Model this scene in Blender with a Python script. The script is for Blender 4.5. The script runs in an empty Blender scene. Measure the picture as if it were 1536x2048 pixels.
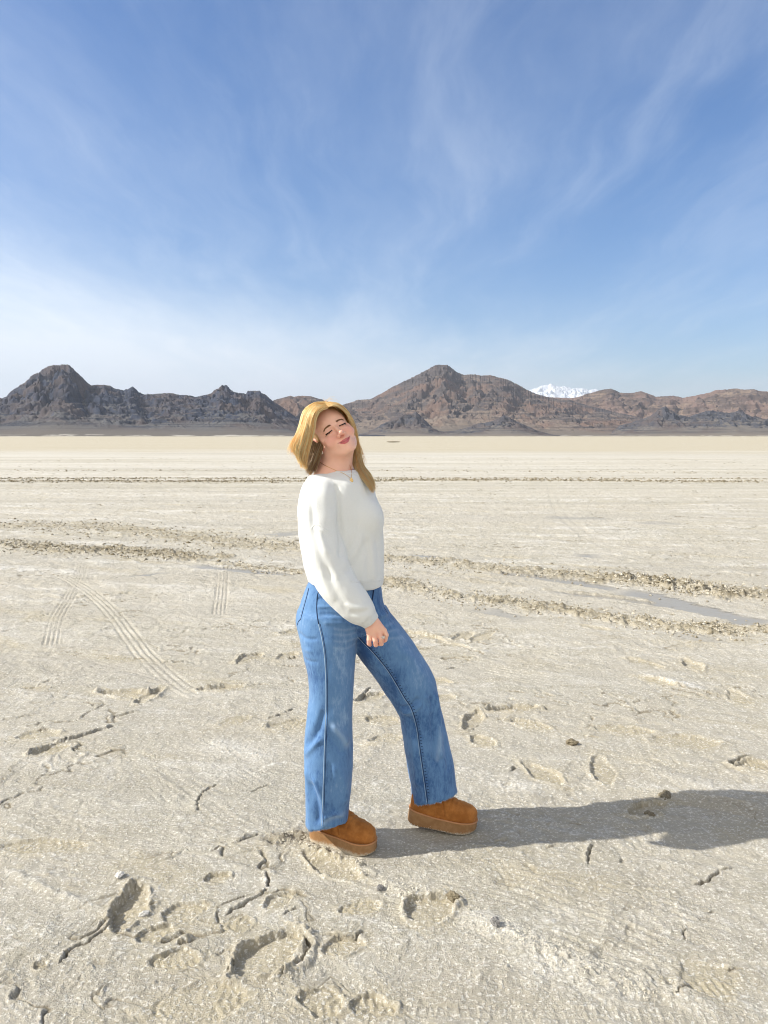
import bpy, math, random
import numpy as np
from mathutils import Vector, Matrix
from mathutils.bvhtree import BVHTree

SC = bpy.context.scene
COL = SC.collection
R = math.radians

# ------------------------------------------------------------------ camera
PITCH, FPX, CAMH = R(5.47), 1592.0, 1.57          # focal length in pixels of the 1536x2048 photograph
cam_d = bpy.data.cameras.new("camera")
cam_d.sensor_fit = 'VERTICAL'; cam_d.sensor_height = 24.0
cam_d.lens = 24.0 * FPX / 2048.0
cam_d.clip_start = 0.05; cam_d.clip_end = 200000
cam = bpy.data.objects.new("camera", cam_d); COL.objects.link(cam)
cam.location = (0, 0, CAMH); cam.rotation_euler = (R(90) - PITCH, 0, 0)
SC.camera = cam

# ------------------------------------------------------------------ light
SUN_EL, SUN_AZ = R(36.5), R(5.2)       # sun stands to the left (-x), a little on the camera's side
sun_dir = Vector((-math.cos(SUN_EL) * math.cos(SUN_AZ), -math.cos(SUN_EL) * math.sin(SUN_AZ), math.sin(SUN_EL)))
sd = bpy.data.lights.new("sun", 'SUN'); sd.energy = 4.5; sd.angle = R(0.53); sd.color = (1.0, 0.955, 0.88)
so = bpy.data.objects.new("sun", sd); COL.objects.link(so)
so.rotation_euler = sun_dir.to_track_quat('Z', 'Y').to_euler()

SC.cycles.pixel_filter_type = 'BLACKMAN_HARRIS'; SC.cycles.filter_width = 1.05; SC.cycles.use_denoising = True; SC.cycles.denoiser = 'OPENIMAGEDENOISE'; SC.cycles.denoising_input_passes = 'RGB_ALBEDO_NORMAL'; SC.cycles.denoising_prefilter = 'ACCURATE'
SC.cycles.sample_clamp_indirect = 6.0; SC.cycles.max_bounces = 8
SC.view_settings.view_transform = 'Standard'; SC.view_settings.look = 'None'
SC.view_settings.gamma = 1.0; SC.view_settings.use_curve_mapping = False
SC.view_settings.exposure = 0.56

class NT:                                # tiny node-tree helper
    def __init__(s, tree):
        s.t = tree; s.n = tree.nodes; s.l = tree.links
    def new(s, typ, **kw):
        n = s.n.new(typ)
        for k, v in kw.items():
            if k.startswith('i_'):
                n.inputs[k[2:].replace('_', ' ')].default_value = v
            else: setattr(n, k, v)
        return n
    def put(s, v, sock):
        if isinstance(v, (int, float)): sock.default_value = v
        elif isinstance(v, (tuple, list)): sock.default_value = v if len(v) != 3 or sock.type == 'VECTOR' else (*v, 1)
        else: s.l.new(v, sock)
    def math(s, op, a, b=0.0, c=0.0, clamp=False):
        n = s.n.new('ShaderNodeMath'); n.operation = op; n.use_clamp = clamp
        s.put(a, n.inputs[0]); s.put(b, n.inputs[1]); s.put(c, n.inputs[2]); return n.outputs[0]
    def mix(s, f, a, b, mode='MIX'):
        n = s.n.new('ShaderNodeMix'); n.data_type = 'RGBA'; n.blend_type = mode
        s.put(f, n.inputs[0]); s.put(a, n.inputs[6]); s.put(b, n.inputs[7]); return n.outputs[2]
    def ramp(s, v, lo, hi, a=0.0, b=1.0):
        n = s.n.new('ShaderNodeMapRange'); n.interpolation_type = 'SMOOTHSTEP'
        s.put(v, n.inputs[0]); n.inputs[1].default_value = lo; n.inputs[2].default_value = hi
        n.inputs[3].default_value = a; n.inputs[4].default_value = b; return n.outputs[0]
    def noise(s, vec, scale, detail=4, rough=0.55, dist=0.0, typ='FBM'):
        n = s.n.new('ShaderNodeTexNoise'); n.noise_type = typ
        if vec is not None: s.l.new(vec, n.inputs['Vector'])
        n.inputs['Scale'].default_value = scale; n.inputs['Detail'].default_value = detail
        n.inputs['Roughness'].default_value = rough; n.inputs['Distortion'].default_value = dist
        return n.outputs[0]
    def mapping(s, vec, scale=(1, 1, 1), rot=(0, 0, 0), loc=(0, 0, 0)):
        n = s.n.new('ShaderNodeMapping'); s.l.new(vec, n.inputs[0])
        n.inputs['Scale'].default_value = scale; n.inputs['Rotation'].default_value = rot
        n.inputs['Location'].default_value = loc; return n.outputs[0]
    def bump(s, h, dist, strength=1.0, normal=None):
        n = s.n.new('ShaderNodeBump'); s.put(h, n.inputs['Height'])
        n.inputs['Distance'].default_value = dist; n.inputs['Strength'].default_value = strength
        if normal is not None: s.l.new(normal, n.inputs['Normal'])
        return n.outputs[0]

world = bpy.data.worlds.new("World"); SC.world = world; world.use_nodes = True
w = NT(world.node_tree); w.n.clear()
sky = w.new('ShaderNodeTexSky', sky_type='NISHITA', sun_disc=False)
sky.sun_elevation = SUN_EL
sky.sun_rotation = math.atan2(sun_dir.x, sun_dir.y)
sky.altitude = 1280; sky.air_density = 1.0; sky.dust_density = 0.9; sky.ozone_density = 1.6
bgn = w.new('ShaderNodeBackground'); bgn.inputs[1].default_value = 0.125
outw = w.new('ShaderNodeOutputWorld'); w.l.new(bgn.outputs[0], outw.inputs[0])
tc = w.new('ShaderNodeTexCoord').outputs['Generated']
sp = w.new('ShaderNodeSeparateXYZ'); w.l.new(tc, sp.inputs[0])
zc = w.math('MAXIMUM', sp.outputs[2], 0.02)
zz = w.math('ADD', zc, 0.10)                      # cirrus lie on a high, slightly curved sheet
cx = w.math('DIVIDE', sp.outputs[0], zz); cy = w.math('DIVIDE', sp.outputs[1], zz)
cv = w.new('ShaderNodeCombineXYZ'); w.l.new(cx, cv.inputs[0]); w.l.new(cy, cv.inputs[1])
cvec = cv.outputs[0]
warp = w.new('ShaderNodeTexNoise'); w.l.new(cvec, warp.inputs['Vector']); warp.inputs['Scale'].default_value = 0.8; warp.inputs['Detail'].default_value = 3
wv = w.new('ShaderNodeVectorMath', operation='MULTIPLY_ADD')
w.l.new(warp.outputs['Color'], wv.inputs[0]); wv.inputs[1].default_value = (0.55, 0.45, 0); w.l.new(cvec, wv.inputs[2])
m1 = w.mapping(wv.outputs[0], scale=(1.25, 0.38, 1), rot=(0, 0, R(10)))
n1 = w.noise(m1, 1.1, 8, 0.60)
m2 = w.mapping(wv.outputs[0], scale=(4.2, 0.75, 1), rot=(0, 0, R(44)), loc=(3.1, 1.7, 0))
n2 = w.noise(m2, 1.0, 8, 0.6)
m3 = w.mapping(wv.outputs[0], scale=(2.6, 0.6, 1), rot=(0, 0, R(-40)), loc=(7.1, 4.2, 0))
n3 = w.noise(m3, 1.0, 10, 0.68)
big = w.noise(cvec, 0.55, 2, 0.5)
c1 = w.math('MULTIPLY', w.ramp(n1, 0.34, 0.80), 0.20)
c2 = w.math('MULTIPLY', w.math('MULTIPLY', w.ramp(n2, 0.46, 0.76), w.ramp(big, 0.34, 0.58)), 0.15)
c3 = w.math('MULTIPLY', w.math('MULTIPLY', w.ramp(n3, 0.46, 0.80), w.ramp(big, 0.64, 0.42)), 0.15)
cl = w.math('ADD', w.math('ADD', c1, c2), c3)
# a milky veil low down, taller and denser towards the sun
zl_ = w.math('ADD', w.math('SUBTRACT', 0.135, w.math('MULTIPLY', sp.outputs[0], 0.19)), w.math('MULTIPLY', w.math('SUBTRACT', n1, 0.5), 0.10))
veil = w.ramp(w.math('DIVIDE', sp.outputs[2], w.math('MAXIMUM', zl_, 0.03)), 1.35, 0.35, 0.0, 0.80)
side = w.ramp(sp.outputs[0], 0.35, -0.25, 0.40, 1.0)
vn = w.math('ADD', w.math('MULTIPLY', n1, 0.3), 0.85)
cl = w.math('ADD', cl, w.math('MULTIPLY', w.math('MULTIPLY', veil, side), vn))
cl = w.math('MINIMUM', cl, 0.92)
hs = w.new('ShaderNodeHueSaturation'); w.l.new(sky.outputs[0], hs.inputs['Color']); hs.inputs['Saturation'].default_value = 1.36; hs.inputs['Hue'].default_value = 0.506; hs.inputs['Value'].default_value = 0.85
col = w.mix(cl, hs.outputs[0], (5.9, 6.3, 6.7))
# unseen bright veil added behind the camera and round the sun to fill shadows
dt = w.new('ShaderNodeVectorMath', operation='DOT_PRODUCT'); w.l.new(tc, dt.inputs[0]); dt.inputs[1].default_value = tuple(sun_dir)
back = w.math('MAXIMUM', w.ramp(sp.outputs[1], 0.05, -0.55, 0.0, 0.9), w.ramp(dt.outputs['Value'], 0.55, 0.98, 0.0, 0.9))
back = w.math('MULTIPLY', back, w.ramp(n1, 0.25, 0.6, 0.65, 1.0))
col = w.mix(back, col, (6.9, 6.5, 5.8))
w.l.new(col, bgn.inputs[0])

# ------------------------------------------------------------------ helpers
FW = np.array([0, math.cos(PITCH), -math.sin(PITCH)]); UP = np.array([0, math.sin(PITCH), math.cos(PITCH)])
def at(u, v, Y):
    """point of the plane y=Y that the photograph shows at pixel u, v"""
    d = FW + np.array([1., 0, 0]) * (u - 768) / FPX - UP * (v - 1024) / FPX
    return np.array([0, 0, CAMH]) + d * (Y / d[1])
def gnd(u, v, z=0.0):
    d = FW + np.array([1., 0, 0]) * (u - 768) / FPX - UP * (v - 1024) / FPX
    t = (z - CAMH) / d[2]
    return (d * t)[:2]
def ppm(Y, z=1.2):
    return FPX / (Y * math.cos(PITCH) + (CAMH - z) * math.sin(PITCH))
def sstep(x, a, b):
    t = np.clip((x - a) / (b - a), 0, 1); return t * t * (3 - 2 * t)

def tag(o, label=None, cat=None, group=None, kind=None):
    if label: o['label'] = label
    if cat: o['category'] = cat
    if group: o['group'] = group
    if kind: o['kind'] = kind
    return o
def mesh_np(name, V, F, mat=None, smooth=True, parent=None, origin=None):
    """V (n,3), F (m,k) arrays"""
    me = bpy.data.meshes.new(name)
    V = np.asarray(V, dtype=np.float32); F = np.asarray(F, dtype=np.int32)
    if origin is not None: V = V - np.asarray(origin, dtype=np.float32)
    k = F.shape[1]
    me.vertices.add(len(V)); me.vertices.foreach_set('co', V.ravel())
    me.loops.add(F.size); me.loops.foreach_set('vertex_index', F.ravel())
    me.polygons.add(len(F)); me.polygons.foreach_set('loop_start', np.arange(0, F.size, k, dtype=np.int32))
    try: me.polygons.foreach_set('loop_total', np.full(len(F), k, dtype=np.int32))
    except Exception: pass
    me.update(calc_edges=True); me.validate()
    me.polygons.foreach_set('use_smooth', np.full(len(me.polygons), smooth))
    o = bpy.data.objects.new(name, me); COL.objects.link(o)
    if mat: me.materials.append(mat)
    if origin is not None and parent is None: o.location = origin
    if parent is not None: o.parent = parent
    return o
def set_attr(o, name, rgba):
    a = o.data.color_attributes.new(name, 'FLOAT_COLOR', 'POINT')
    a.data.foreach_set('color', np.ascontiguousarray(rgba, dtype=np.float32).ravel())

# numpy gradient noise
def _perm(seed):
    p = np.random.RandomState(seed).permutation(256); return np.concatenate([p, p]).astype(np.int32)
_PT = {}
_ANG = np.random.RandomState(7).rand(256) * 2 * np.pi
_G2 = np.stack([np.cos(_ANG), np.sin(_ANG)], 1).astype(np.float32)
_g = np.random.RandomState(9).randn(256, 3); _G3 = (_g / np.linalg.norm(_g, axis=1)[:, None]).astype(np.float32)
def pn2(x, y, seed=0):
    if seed not in _PT: _PT[seed] = _perm(seed)
    P = _PT[seed]
    x0 = np.floor(x); y0 = np.floor(y); fx = (x - x0).astype(np.float32); fy = (y - y0).astype(np.float32)
    i = x0.astype(np.int64) & 255; j = y0.astype(np.int64) & 255
    u = fx * fx * fx * (fx * (fx * 6 - 15) + 10); v = fy * fy * fy * (fy * (fy * 6 - 15) + 10)
    def g(a, b, dx, dy):
        G = _G2[P[P[(i + a) & 255] + ((j + b) & 255)]]; return G[..., 0] * dx + G[..., 1] * dy
    n0 = g(0, 0, fx, fy); n1 = g(1, 0, fx - 1, fy); n2_ = g(0, 1, fx, fy - 1); n3_ = g(1, 1, fx - 1, fy - 1)
    a = n0 + u * (n1 - n0); b = n2_ + u * (n3_ - n2_)
    return (a + v * (b - a)) * 1.5
def fbm2(x, y, o=4, gain=0.5, lac=2.03, seed=0, ridged=False):
    s = 0; a = 1.0; t = 0
    for k in range(o):
        n = pn2(x, y, seed + k)
        if ridged: n = 1 - 2 * np.abs(n)
        s = s + a * n; t += a; a *= gain; x = x * lac + 17.3; y = y * lac - 9.1
    return s / t
def pn3(p, seed=0):
    if seed not in _PT: _PT[seed] = _perm(seed)
    P = _PT[seed]
    b0 = np.floor(p); f = (p - b0).astype(np.float32); i = b0.astype(np.int64) & 255
    w_ = f * f * f * (f * (f * 6 - 15) + 10)
    out = 0
    for a in (0, 1):
        for b in (0, 1):
            for c in (0, 1):
                h = P[(P[(P[(i[:, 0] + a) & 255] + ((i[:, 1] + b) & 255)) & 511] + ((i[:, 2] + c) & 255)) & 511]
                g = _G3[h]
                d = g[:, 0] * (f[:, 0] - a) + g[:, 1] * (f[:, 1] - b) + g[:, 2] * (f[:, 2] - c)
                wt = (w_[:, 0] if a else 1 - w_[:, 0]) * (w_[:, 1] if b else 1 - w_[:, 1]) * (w_[:, 2] if c else 1 - w_[:, 2])
                out = out + d * wt
    return out * 1.5
def fbm3(p, o=3, seed=0, gain=0.5):
    s = 0; a = 1.0
    for k in range(o):
        s = s + a * pn3(p, seed + k); a *= gain; p = p * 2.03 + 5.1
    return s
def polydist(px, py, line):
    """distance, arc position and side of points to a polyline"""
    line = np.asarray(line, float); best = np.full(px.shape, 1e9); arc = np.zeros(px.shape); side = np.zeros(px.shape); s0 = 0
    for a, b in zip(line[:-1], line[1:]):
        d = b - a; L = np.hypot(*d) + 1e-12; t = np.clip(((px - a[0]) * d[0] + (py - a[1]) * d[1]) / L**2, 0, 1)
        ex = px - a[0] - t * d[0]; ey = py - a[1] - t * d[1]; q = np.hypot(ex, ey)
        m = q < best; best = np.where(m, q, best); arc = np.where(m, s0 + t * L, arc)
        side = np.where(m, np.sign(d[0] * ey - d[1] * ex), side); s0 += L
    return best, arc, side
def smooth_line(pts, n=8):
    pts = np.asarray(pts, float); P = np.vstack([2 * pts[0] - pts[1], pts, 2 * pts[-1] - pts[-2]]); out = []
    for i in range(1, len(P) - 2):
        for t in np.linspace(0, 1, n, endpoint=False):
            a, b, c, d = P[i - 1], P[i], P[i + 1], P[i + 2]
            out.append(0.5 * ((2 * b) + (c - a) * t + (2 * a - 5 * b + 4 * c - d) * t * t + (3 * b - a - 3 * c + d) * t**3))
    out.append(pts[-1]); return np.array(out)

def material(name, rough=0.8, spec=0.3):
    m = bpy.data.materials.new(name); m.use_nodes = True
    nt = NT(m.node_tree); b = nt.n['Principled BSDF']
    b.inputs['Roughness'].default_value = rough; b.inputs['Specular IOR Level'].default_value = spec
    return m, nt, b
# ------------------------------------------------------------------ ground: one sheet to the horizon
def build_ground():
    # radial spacing follows the distance; finer near the walker, one sheet to 60 km
    rs = [0.45]
    while rs[-1] < 42000:
        r = rs[-1]
        dr = 0.45 * (r * r + 2.46) / 1250.0 if r > 1.75 else 0.02
        rs.append(r + min(dr, r * 0.12))
    rs = np.array(rs)
    th = np.concatenate([np.radians(np.linspace(-180, -34, 90, endpoint=False)),
                         np.radians(np.linspace(-34, 34, 770)),
                         np.radians(np.linspace(34, 180, 91)[1:-1])])
    Rr, T = np.meshgrid(rs, th, indexing='ij')
    X = Rr * np.sin(T); Y = Rr * np.cos(T)
    sh = X.shape; x = X.ravel(); y = Y.ravel(); r = Rr.ravel()
    n = len(x)
    H = np.zeros(n); MUD = np.zeros(n); SALT = np.zeros(n); WET = np.zeros(n); CH = np.zeros(n)
    near = r < 60
    xn, yn, rn = x[near], y[near], r[near]
    h = np.zeros(len(xn)); mud = np.zeros(len(xn)); salt = np.zeros(len(xn)); wet = np.zeros(len(xn)); ch = np.zeros(len(xn)); crk = np.zeros(len(xn))
    wx = fbm2(xn * 3, yn * 3, 3, seed=40) ; wy = fbm2(xn * 3 + 50, yn * 3, 3, seed=44)
    # streaks lie along a shallow diagonal (wheels and wind dragged the crust that way)
    a = R(-20); ca, sa = math.cos(a), math.sin(a)
    sx = (xn * ca + yn * sa); sy = (-xn * sa + yn * ca)
    h += 0.014 * fbm2(xn * 0.8, yn * 0.8, 3, seed=1)
    h += 0.005 * fbm2(sx * 1.2 + wx, sy * 7 + wy * 1.2, 3, seed=5)
    fade = np.clip(1.4 - rn / 30, 0.25, 1)
    t1 = fbm2(xn * 5 + wx * .8, yn * 5 + wy * .8, 5, 0.55, seed=11)
    t1 = t1 + 0.16 * fbm2(xn * 22, yn * 22, 3, .6, seed=17)
    st = t1 * 5; fl = np.floor(st); fr = st - fl
    terr = (fl + sstep(fr, 0.0, 0.16)) / 5              # flaked crust: thin plates with broken edges
    flk = sstep(fbm2(xn * 0.9, yn * 1.3, 3, seed=60), -0.12, 0.15)
    h += (0.0045 + 0.009 * flk) * terr
    h += 0.0026 * fbm2(xn * 26, yn * 26, 4, 0.65, seed=21)
    spk = fbm2(xn * 34, yn * 34, 2, seed=24)
    h += 0.0045 * np.clip(spk - 0.42, 0, 1) * 3.0
    # random narrow cracks with one lip pushed up
    cr = fbm2(xn * 1.7 + wx * .5, yn * 2.4 + wy * .5, 4, 0.55, seed=70)
    cm = sstep(fbm2(xn * 0.85 + 9, yn * 1.2, 2, seed=75), 0.10, 0.28)
    e = np.exp(-(cr / 0.016)**2) * cm
    h += -0.007 * e + 0.006 * np.exp(-((cr - 0.045) / 0.03)**2) * cm; crk += e
    stk_ = fbm2(sx * 1.7 + wx, sy * 9.5 + wy * 1.4, 5, .62, seed=82)
    h += 0.0050 * stk_
    salt += 0.55 * sstep(stk_ + .5 * fbm2(xn * 30, yn * 30, 2, seed=88), .02, .5)
    midn = fbm2(sx * 0.55 + .6 * wx, sy * 2.4 + wy, 6, .62, seed=84); far_ = sstep(rn, 4, 11)
    h += 0.026 * midn * far_
    salt += 0.75 * sstep(midn, -.05, .35) * far_
    pit = fbm2(xn * 8 + wx, yn * 11 + wy, 4, .6, seed=86); pm = sstep(pit, .36, .46) * (.3 + .7 * flk)
    h -= 0.005 * pm; crk += .30 * pm
    salt += 0.6 * sstep(fbm2(sx * 1.1 + 1.2 * wx, sy * 4.6 + wy, 6, 0.68, seed=80), 0.0, 0.55)
    mud += 0.8 * sstep(fbm2(sx * .9, sy * 2.1, 4, 0.55, seed=90), 0.12, 0.5)

    def G(pts): return np.array([gnd(u, v) for u, v in pts])
    # churned wheel ruts: (image line on the ground, half width m, height m, amount)
    clodn = fbm2(xn * 11 + wx, yn * 11 + wy, 4, 0.62, seed=100)
    clodn2 = fbm2(xn * 4.2, yn * 4.2, 3, seed=104)
    def rut(pts, hw, hh, amt, darken=1.0, lo=-0.2):
        L = smooth_line(G(pts), 6)
        bb = (yn > L[:, 1].min() - 6 * hw) & (yn < L[:, 1].max() + 6 * hw)
        d, arc, side = polydist(xn[bb], yn[bb], L)
        k = np.exp(-(d / (hw * (1 + 0.5 * clodn2[bb])))**2)
        pat = fbm2(xn[bb] * 1.1, yn[bb] * 1.6, 3, .6, seed=109)
        m = sstep(k * (0.72 + 1.0 * clodn[bb] + 0.9 * clodn2[bb] + .7 * pat), 0.14, 0.75) * amt
        c = np.clip(clodn[bb] * 1.5 + 0.25, lo, 1.2) + 0.5 * fbm2(xn[bb] * 28, yn[bb] * 28, 2, seed=107)
        h[bb] += .8 * hh * m * (0.35 + c)
        ch[bb] = np.maximum(ch[bb], m * darken * np.clip(.45 + 1.3 * clodn[bb] + .9 * pat, .08, 1)); mud[bb] = np.maximum(mud[bb], m * 0.9)
        salt[bb] *= 1 - 0.55 * m
    rut([(-400, 963), (0, 962), (600, 963), (900, 960), (1536, 964), (2000, 966)], 0.42, 0.06, 1.0, 1.8)
    rut([(-400, 958), (0, 957), (600, 957), (900, 956), (1536, 958), (2000, 960)], 0.30, 0.05, 0.8, 1.5)
    rut([(-400, 941), (0, 940), (700, 941), (1536, 946), (2000, 948)], 0.50, 0.04, 0.5, 0.6)
    rut([(-300, 1048), (0, 1052), (150, 1050), (300, 1064), (480, 1084), (600, 1094), (700, 1100)], 0.50, 0.030, 0.9, 0.55)
    rut([(-300, 1080), (0, 1086), (110, 1098), (250, 1102), (390, 1113), (420, 1115)], 0.30, 0.042, 1.0, 0.85)
    rut([(400, 1122), (520, 1135), (620, 1146), (720, 1158)], 0.10, 0.03, 0.7, 0.6)
    rut([(770, 1160), (830, 1175), (900, 1188), (1050, 1208), (1160, 1228), (1250, 1240), (1400, 1256), (1536, 1264), (1700, 1275)], 0.20, 0.034, 1.0, 0.7)
    rut([(770, 1118), (900, 1124), (940, 1132), (1100, 1146), (1300, 1164), (1420, 1178), (1536, 1190), (1800, 1215)], 0.30, 0.034, 0.9, 0.65)
    rut([(1270, 1158), (1340, 1166), (1420, 1184), (1440, 1190)], 0.24, 0.042, 1.0, 1.0)
    rut([(840, 1145), (1000, 1168), (1150, 1185), (1300, 1205)], 0.10, 0.03, 0.5, 0.5)
    # wet, shallow standing strips
    def puddle(pts, hw, amt=1.0):
        L = smooth_line(G(pts), 6)
        bb = (yn > L[:, 1].min() - 1.5) & (yn < L[:, 1].max() + 1.5)
        d, arc, side = polydist(xn[bb], yn[bb], L)
        ends = np.minimum(arc, arc.max() - arc) if arc.max() > 0 else arc
        m = sstep(1.15 - d / hw + 0.9 * fbm2(sx[bb] * 1.5, sy[bb] * 8, 3, seed=110) , 0.1, 0.35) * sstep(ends, 0, 0.3)
        m = m * (1 - sstep(ch[bb], 0.1, 0.5)) * amt
        h[bb] = h[bb] * (1 - 0.93 * m) - 0.012 * m; wet[bb] = np.maximum(wet[bb], m); salt[bb] *= 1 - m; crk[bb] *= 1 - m
    puddle([(975, 1146), (1060, 1152), (1170, 1168), (1260, 1183)], 0.10)
    puddle([(1210, 1180), (1300, 1192), (1420, 1225), (1560, 1255)], 0.17)
    puddle([(1080, 1180), (1250, 1200), (1400, 1222)], 0.05)
    puddle([(930, 1215), (1000, 1226), (1070, 1246)], 0.10, 0.75)
    puddle([(800, 1110), (850, 1112), (890, 1117)], 0.13)
    puddle([(370, 1130), (440, 1136), (540, 1146), (610, 1152)], 0.09)
    puddle([(230, 1156), (300, 1148), (350, 1143)], 0.05)
    puddle([(1130, 1108), (1170, 1110), (1215, 1112)], 0.16)
    puddle([(545, 1063), (600, 1072)], 0.3, 0.8)
    puddle([(1080, 1034), (1150, 1036), (1230, 1037)], 0.22, 0.6)
    puddle([(1260, 1045), (1380, 1048)], 0.22, 0.5)
    puddle([(1300, 1262), (1420, 1278), (1500, 1290)], 0.10, 0.5)
    # tyre prints: parallel grooves
    def tyre(pts, width, ngroove, depth, cross=0, fadeends=0.3):
        L = smooth_line(G(pts), 8)
        bb = (xn > L[:, 0].min() - .5) & (xn < L[:, 0].max() + .5) & (yn > L[:, 1].min() - .5) & (yn < L[:, 1].max() + .5)
        d, arc, side = polydist(xn[bb], yn[bb], L); s = d * side / width
        inside = sstep(width * 0.5 - d, 0.0, 0.012) * sstep(np.minimum(arc, arc.max() - arc), 0, fadeends)
        inside = inside * (.3 + .7 * sstep(fbm2(xn[bb] * 2, yn[bb] * 2, 3, seed=130), -0.35, 0.25)); s = s + .05 * wx[bb]
        g = np.cos(2 * np.pi * s * ngroove)
        h[bb] = h[bb] * (1 - 0.6 * inside) + inside * (-0.003 + depth * np.sign(g) * np.abs(g)**0.6)
        if cross: h[bb] += inside * depth * 1.3 * sstep(np.sin(arc * 2 * np.pi / cross), 0.4, 0.9)
        salt[bb] = np.maximum(salt[bb] * (1 - .5 * inside), inside * 0.12 * (g > 0.2))
    tyre([(168, 1122), (160, 1150), (135, 1200), (112, 1240), (100, 1300)], 0.17, 5, 0.0065)
    tyre([(60, 1118), (150, 1165), (215, 1215), (290, 1310), (350, 1365), (400, 1395)], 0.17, 4, 0.0052)
    tyre([(447, 1142), (443, 1185), (438, 1232)], 0.14, 4, 0.0060, fadeends=.1)
    tyre([(115, 1298), (220, 1330), (330, 1360), (400, 1385)], 0.12, 3, 0.0022)
    tyre([(700, 2015), (900, 2022), (1100, 2026), (1300, 2032), (1600, 2040)], 0.055, 1, 0.0016, 0.029, .15)
    tyre([(-60, 2005), (200, 2010), (420, 2014)], 0.06, 1, 0.0012, 0.05, .2)
    tyre([(1180, 1583), (1300, 1592), (1420, 1607), (1600, 1650)], 0.16, 7, 0.0045)
    tyre([(1290, 1510), (1340, 1514), (1390, 1522)], 0.05, 1, 0.004, 0.035, .05)
    tyre([(900, 1580), (1000, 1610), (1110, 1645)], 0.16, 5, 0.0032)
    tyre([(870, 1320), (1010, 1345), (1180, 1380)], 0.25, 5, 0.0032)
    tyre([(560, 1180), (700, 1230)], 0.2, 4, 0.003)
    tyre([(1090, 930), (1110, 1000), (1160, 1060), (1260, 1110), (1400, 1145)], 0.3, 2, 0.0022, fadeends=1.)
    # dragged striations over the right foreground, running down to the right
    for (pts, wd, amp) in (([(770, 1735), (1000, 1810), (1250, 1900), (1420, 1960)], 0.20, 0.0036),
                           ([(960, 1740), (1150, 1790), (1400, 1880), (1560, 1940)], 0.16, 0.0034),
                           ([(300, 1480), (420, 1560), (560, 1650)], 0.3, 0.0024),
                           ([(60, 1690), (250, 1730), (420, 1770)], 0.3, 0.0018)):
        L = smooth_line(G(pts), 8); d, arc, side = polydist(xn, yn, L)
        m = sstep(wd * 1.3 - d, 0, wd * 0.8); s = d * side
        m = m * sstep(fbm2(xn * 2.2, yn * 2.2, 3, seed=143), -.25, .25)
        h += m * amp * (1.6 * fbm2(s * 30 + wx * 1.2, arc * 1.6, 4, .6, seed=140) + 0.35 * np.sin(s * 170 + 6 * wx + 2 * arc))
    # banks of granular salt piled beside the prints
    for pts, hw, hh, sl in (([(700, 1720), (790, 1775), (830, 1790)], 0.032, 0.012, .4),
                            ([(900, 1830), (985, 1855), (1080, 1895), (1180, 1940), (1350, 1985), (1460, 2040)], 0.050, 0.011, .7),
                            ([(1010, 1900), (1150, 1960), (1300, 2010)], 0.09, 0.008, 1.0),
                            ([(0, 1735), (100, 1780), (215, 1830)], 0.020, 0.009, .8),
                            ([(860, 1520), (980, 1560), (1100, 1580)], 0.07, 0.008, .9),
                            ([(1270, 1345), (1380, 1372), (1420, 1375)], 0.07, 0.016, 1.0),
                            ([(400, 1480), (560, 1520)], 0.10, 0.006, .9),
                            ([(1290, 1540), (1420, 1575), (1536, 1600)], 0.05, 0.005, .6)):
        L = smooth_line(G(pts), 8); d, arc, side = polydist(xn, yn, L)
        k = np.exp(-(d / hw)**2) * sstep(np.minimum(arc, arc.max() - arc), -0.02, 0.12)
        h += hh * k * (0.75 + 0.9 * fbm2(xn * 30, yn * 30, 3, .6, seed=150)); salt = np.maximum(salt, sl * k)
    # long cracks with a raised, shaded lip
    def crack(pts, hw_, dep, lip):
        L = smooth_line(G(pts), 8)
        bb = (xn > L[:, 0].min() - .3) & (xn < L[:, 0].max() + .3) & (yn > L[:, 1].min() - .3) & (yn < L[:, 1].max() + .3)
        jx = fbm2(xn[bb] * 16, yn[bb] * 16, 4, .65, seed=161); jy = fbm2(xn[bb] * 16 + 7, yn[bb] * 16, 4, .65, seed=165)
        d, arc, side = polydist(xn[bb] + 0.014 * wx[bb] + .022 * jx, yn[bb] + 0.014 * wy[bb] + .022 * jy, L); hw = hw_ * .48
        e_ = sstep(fbm2(xn[bb] * 9, yn[bb] * 9, 3, .6, seed=167), -.42, -.05) * sstep(np.minimum(arc, arc.max() - arc), 0, 0.04); s = d * side
        q = hw * (0.6 + 0.9 * np.abs(fbm2(xn[bb] * 14, yn[bb] * 14, 2, seed=160)))
        c = np.exp(-(s / q)**4) * e_
        h[bb] += -dep * c + lip * np.exp(-((s - hw * 3.0) / (hw * 2.2))**2) * e_
        crk[bb] = np.maximum(crk[bb], c)
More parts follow.
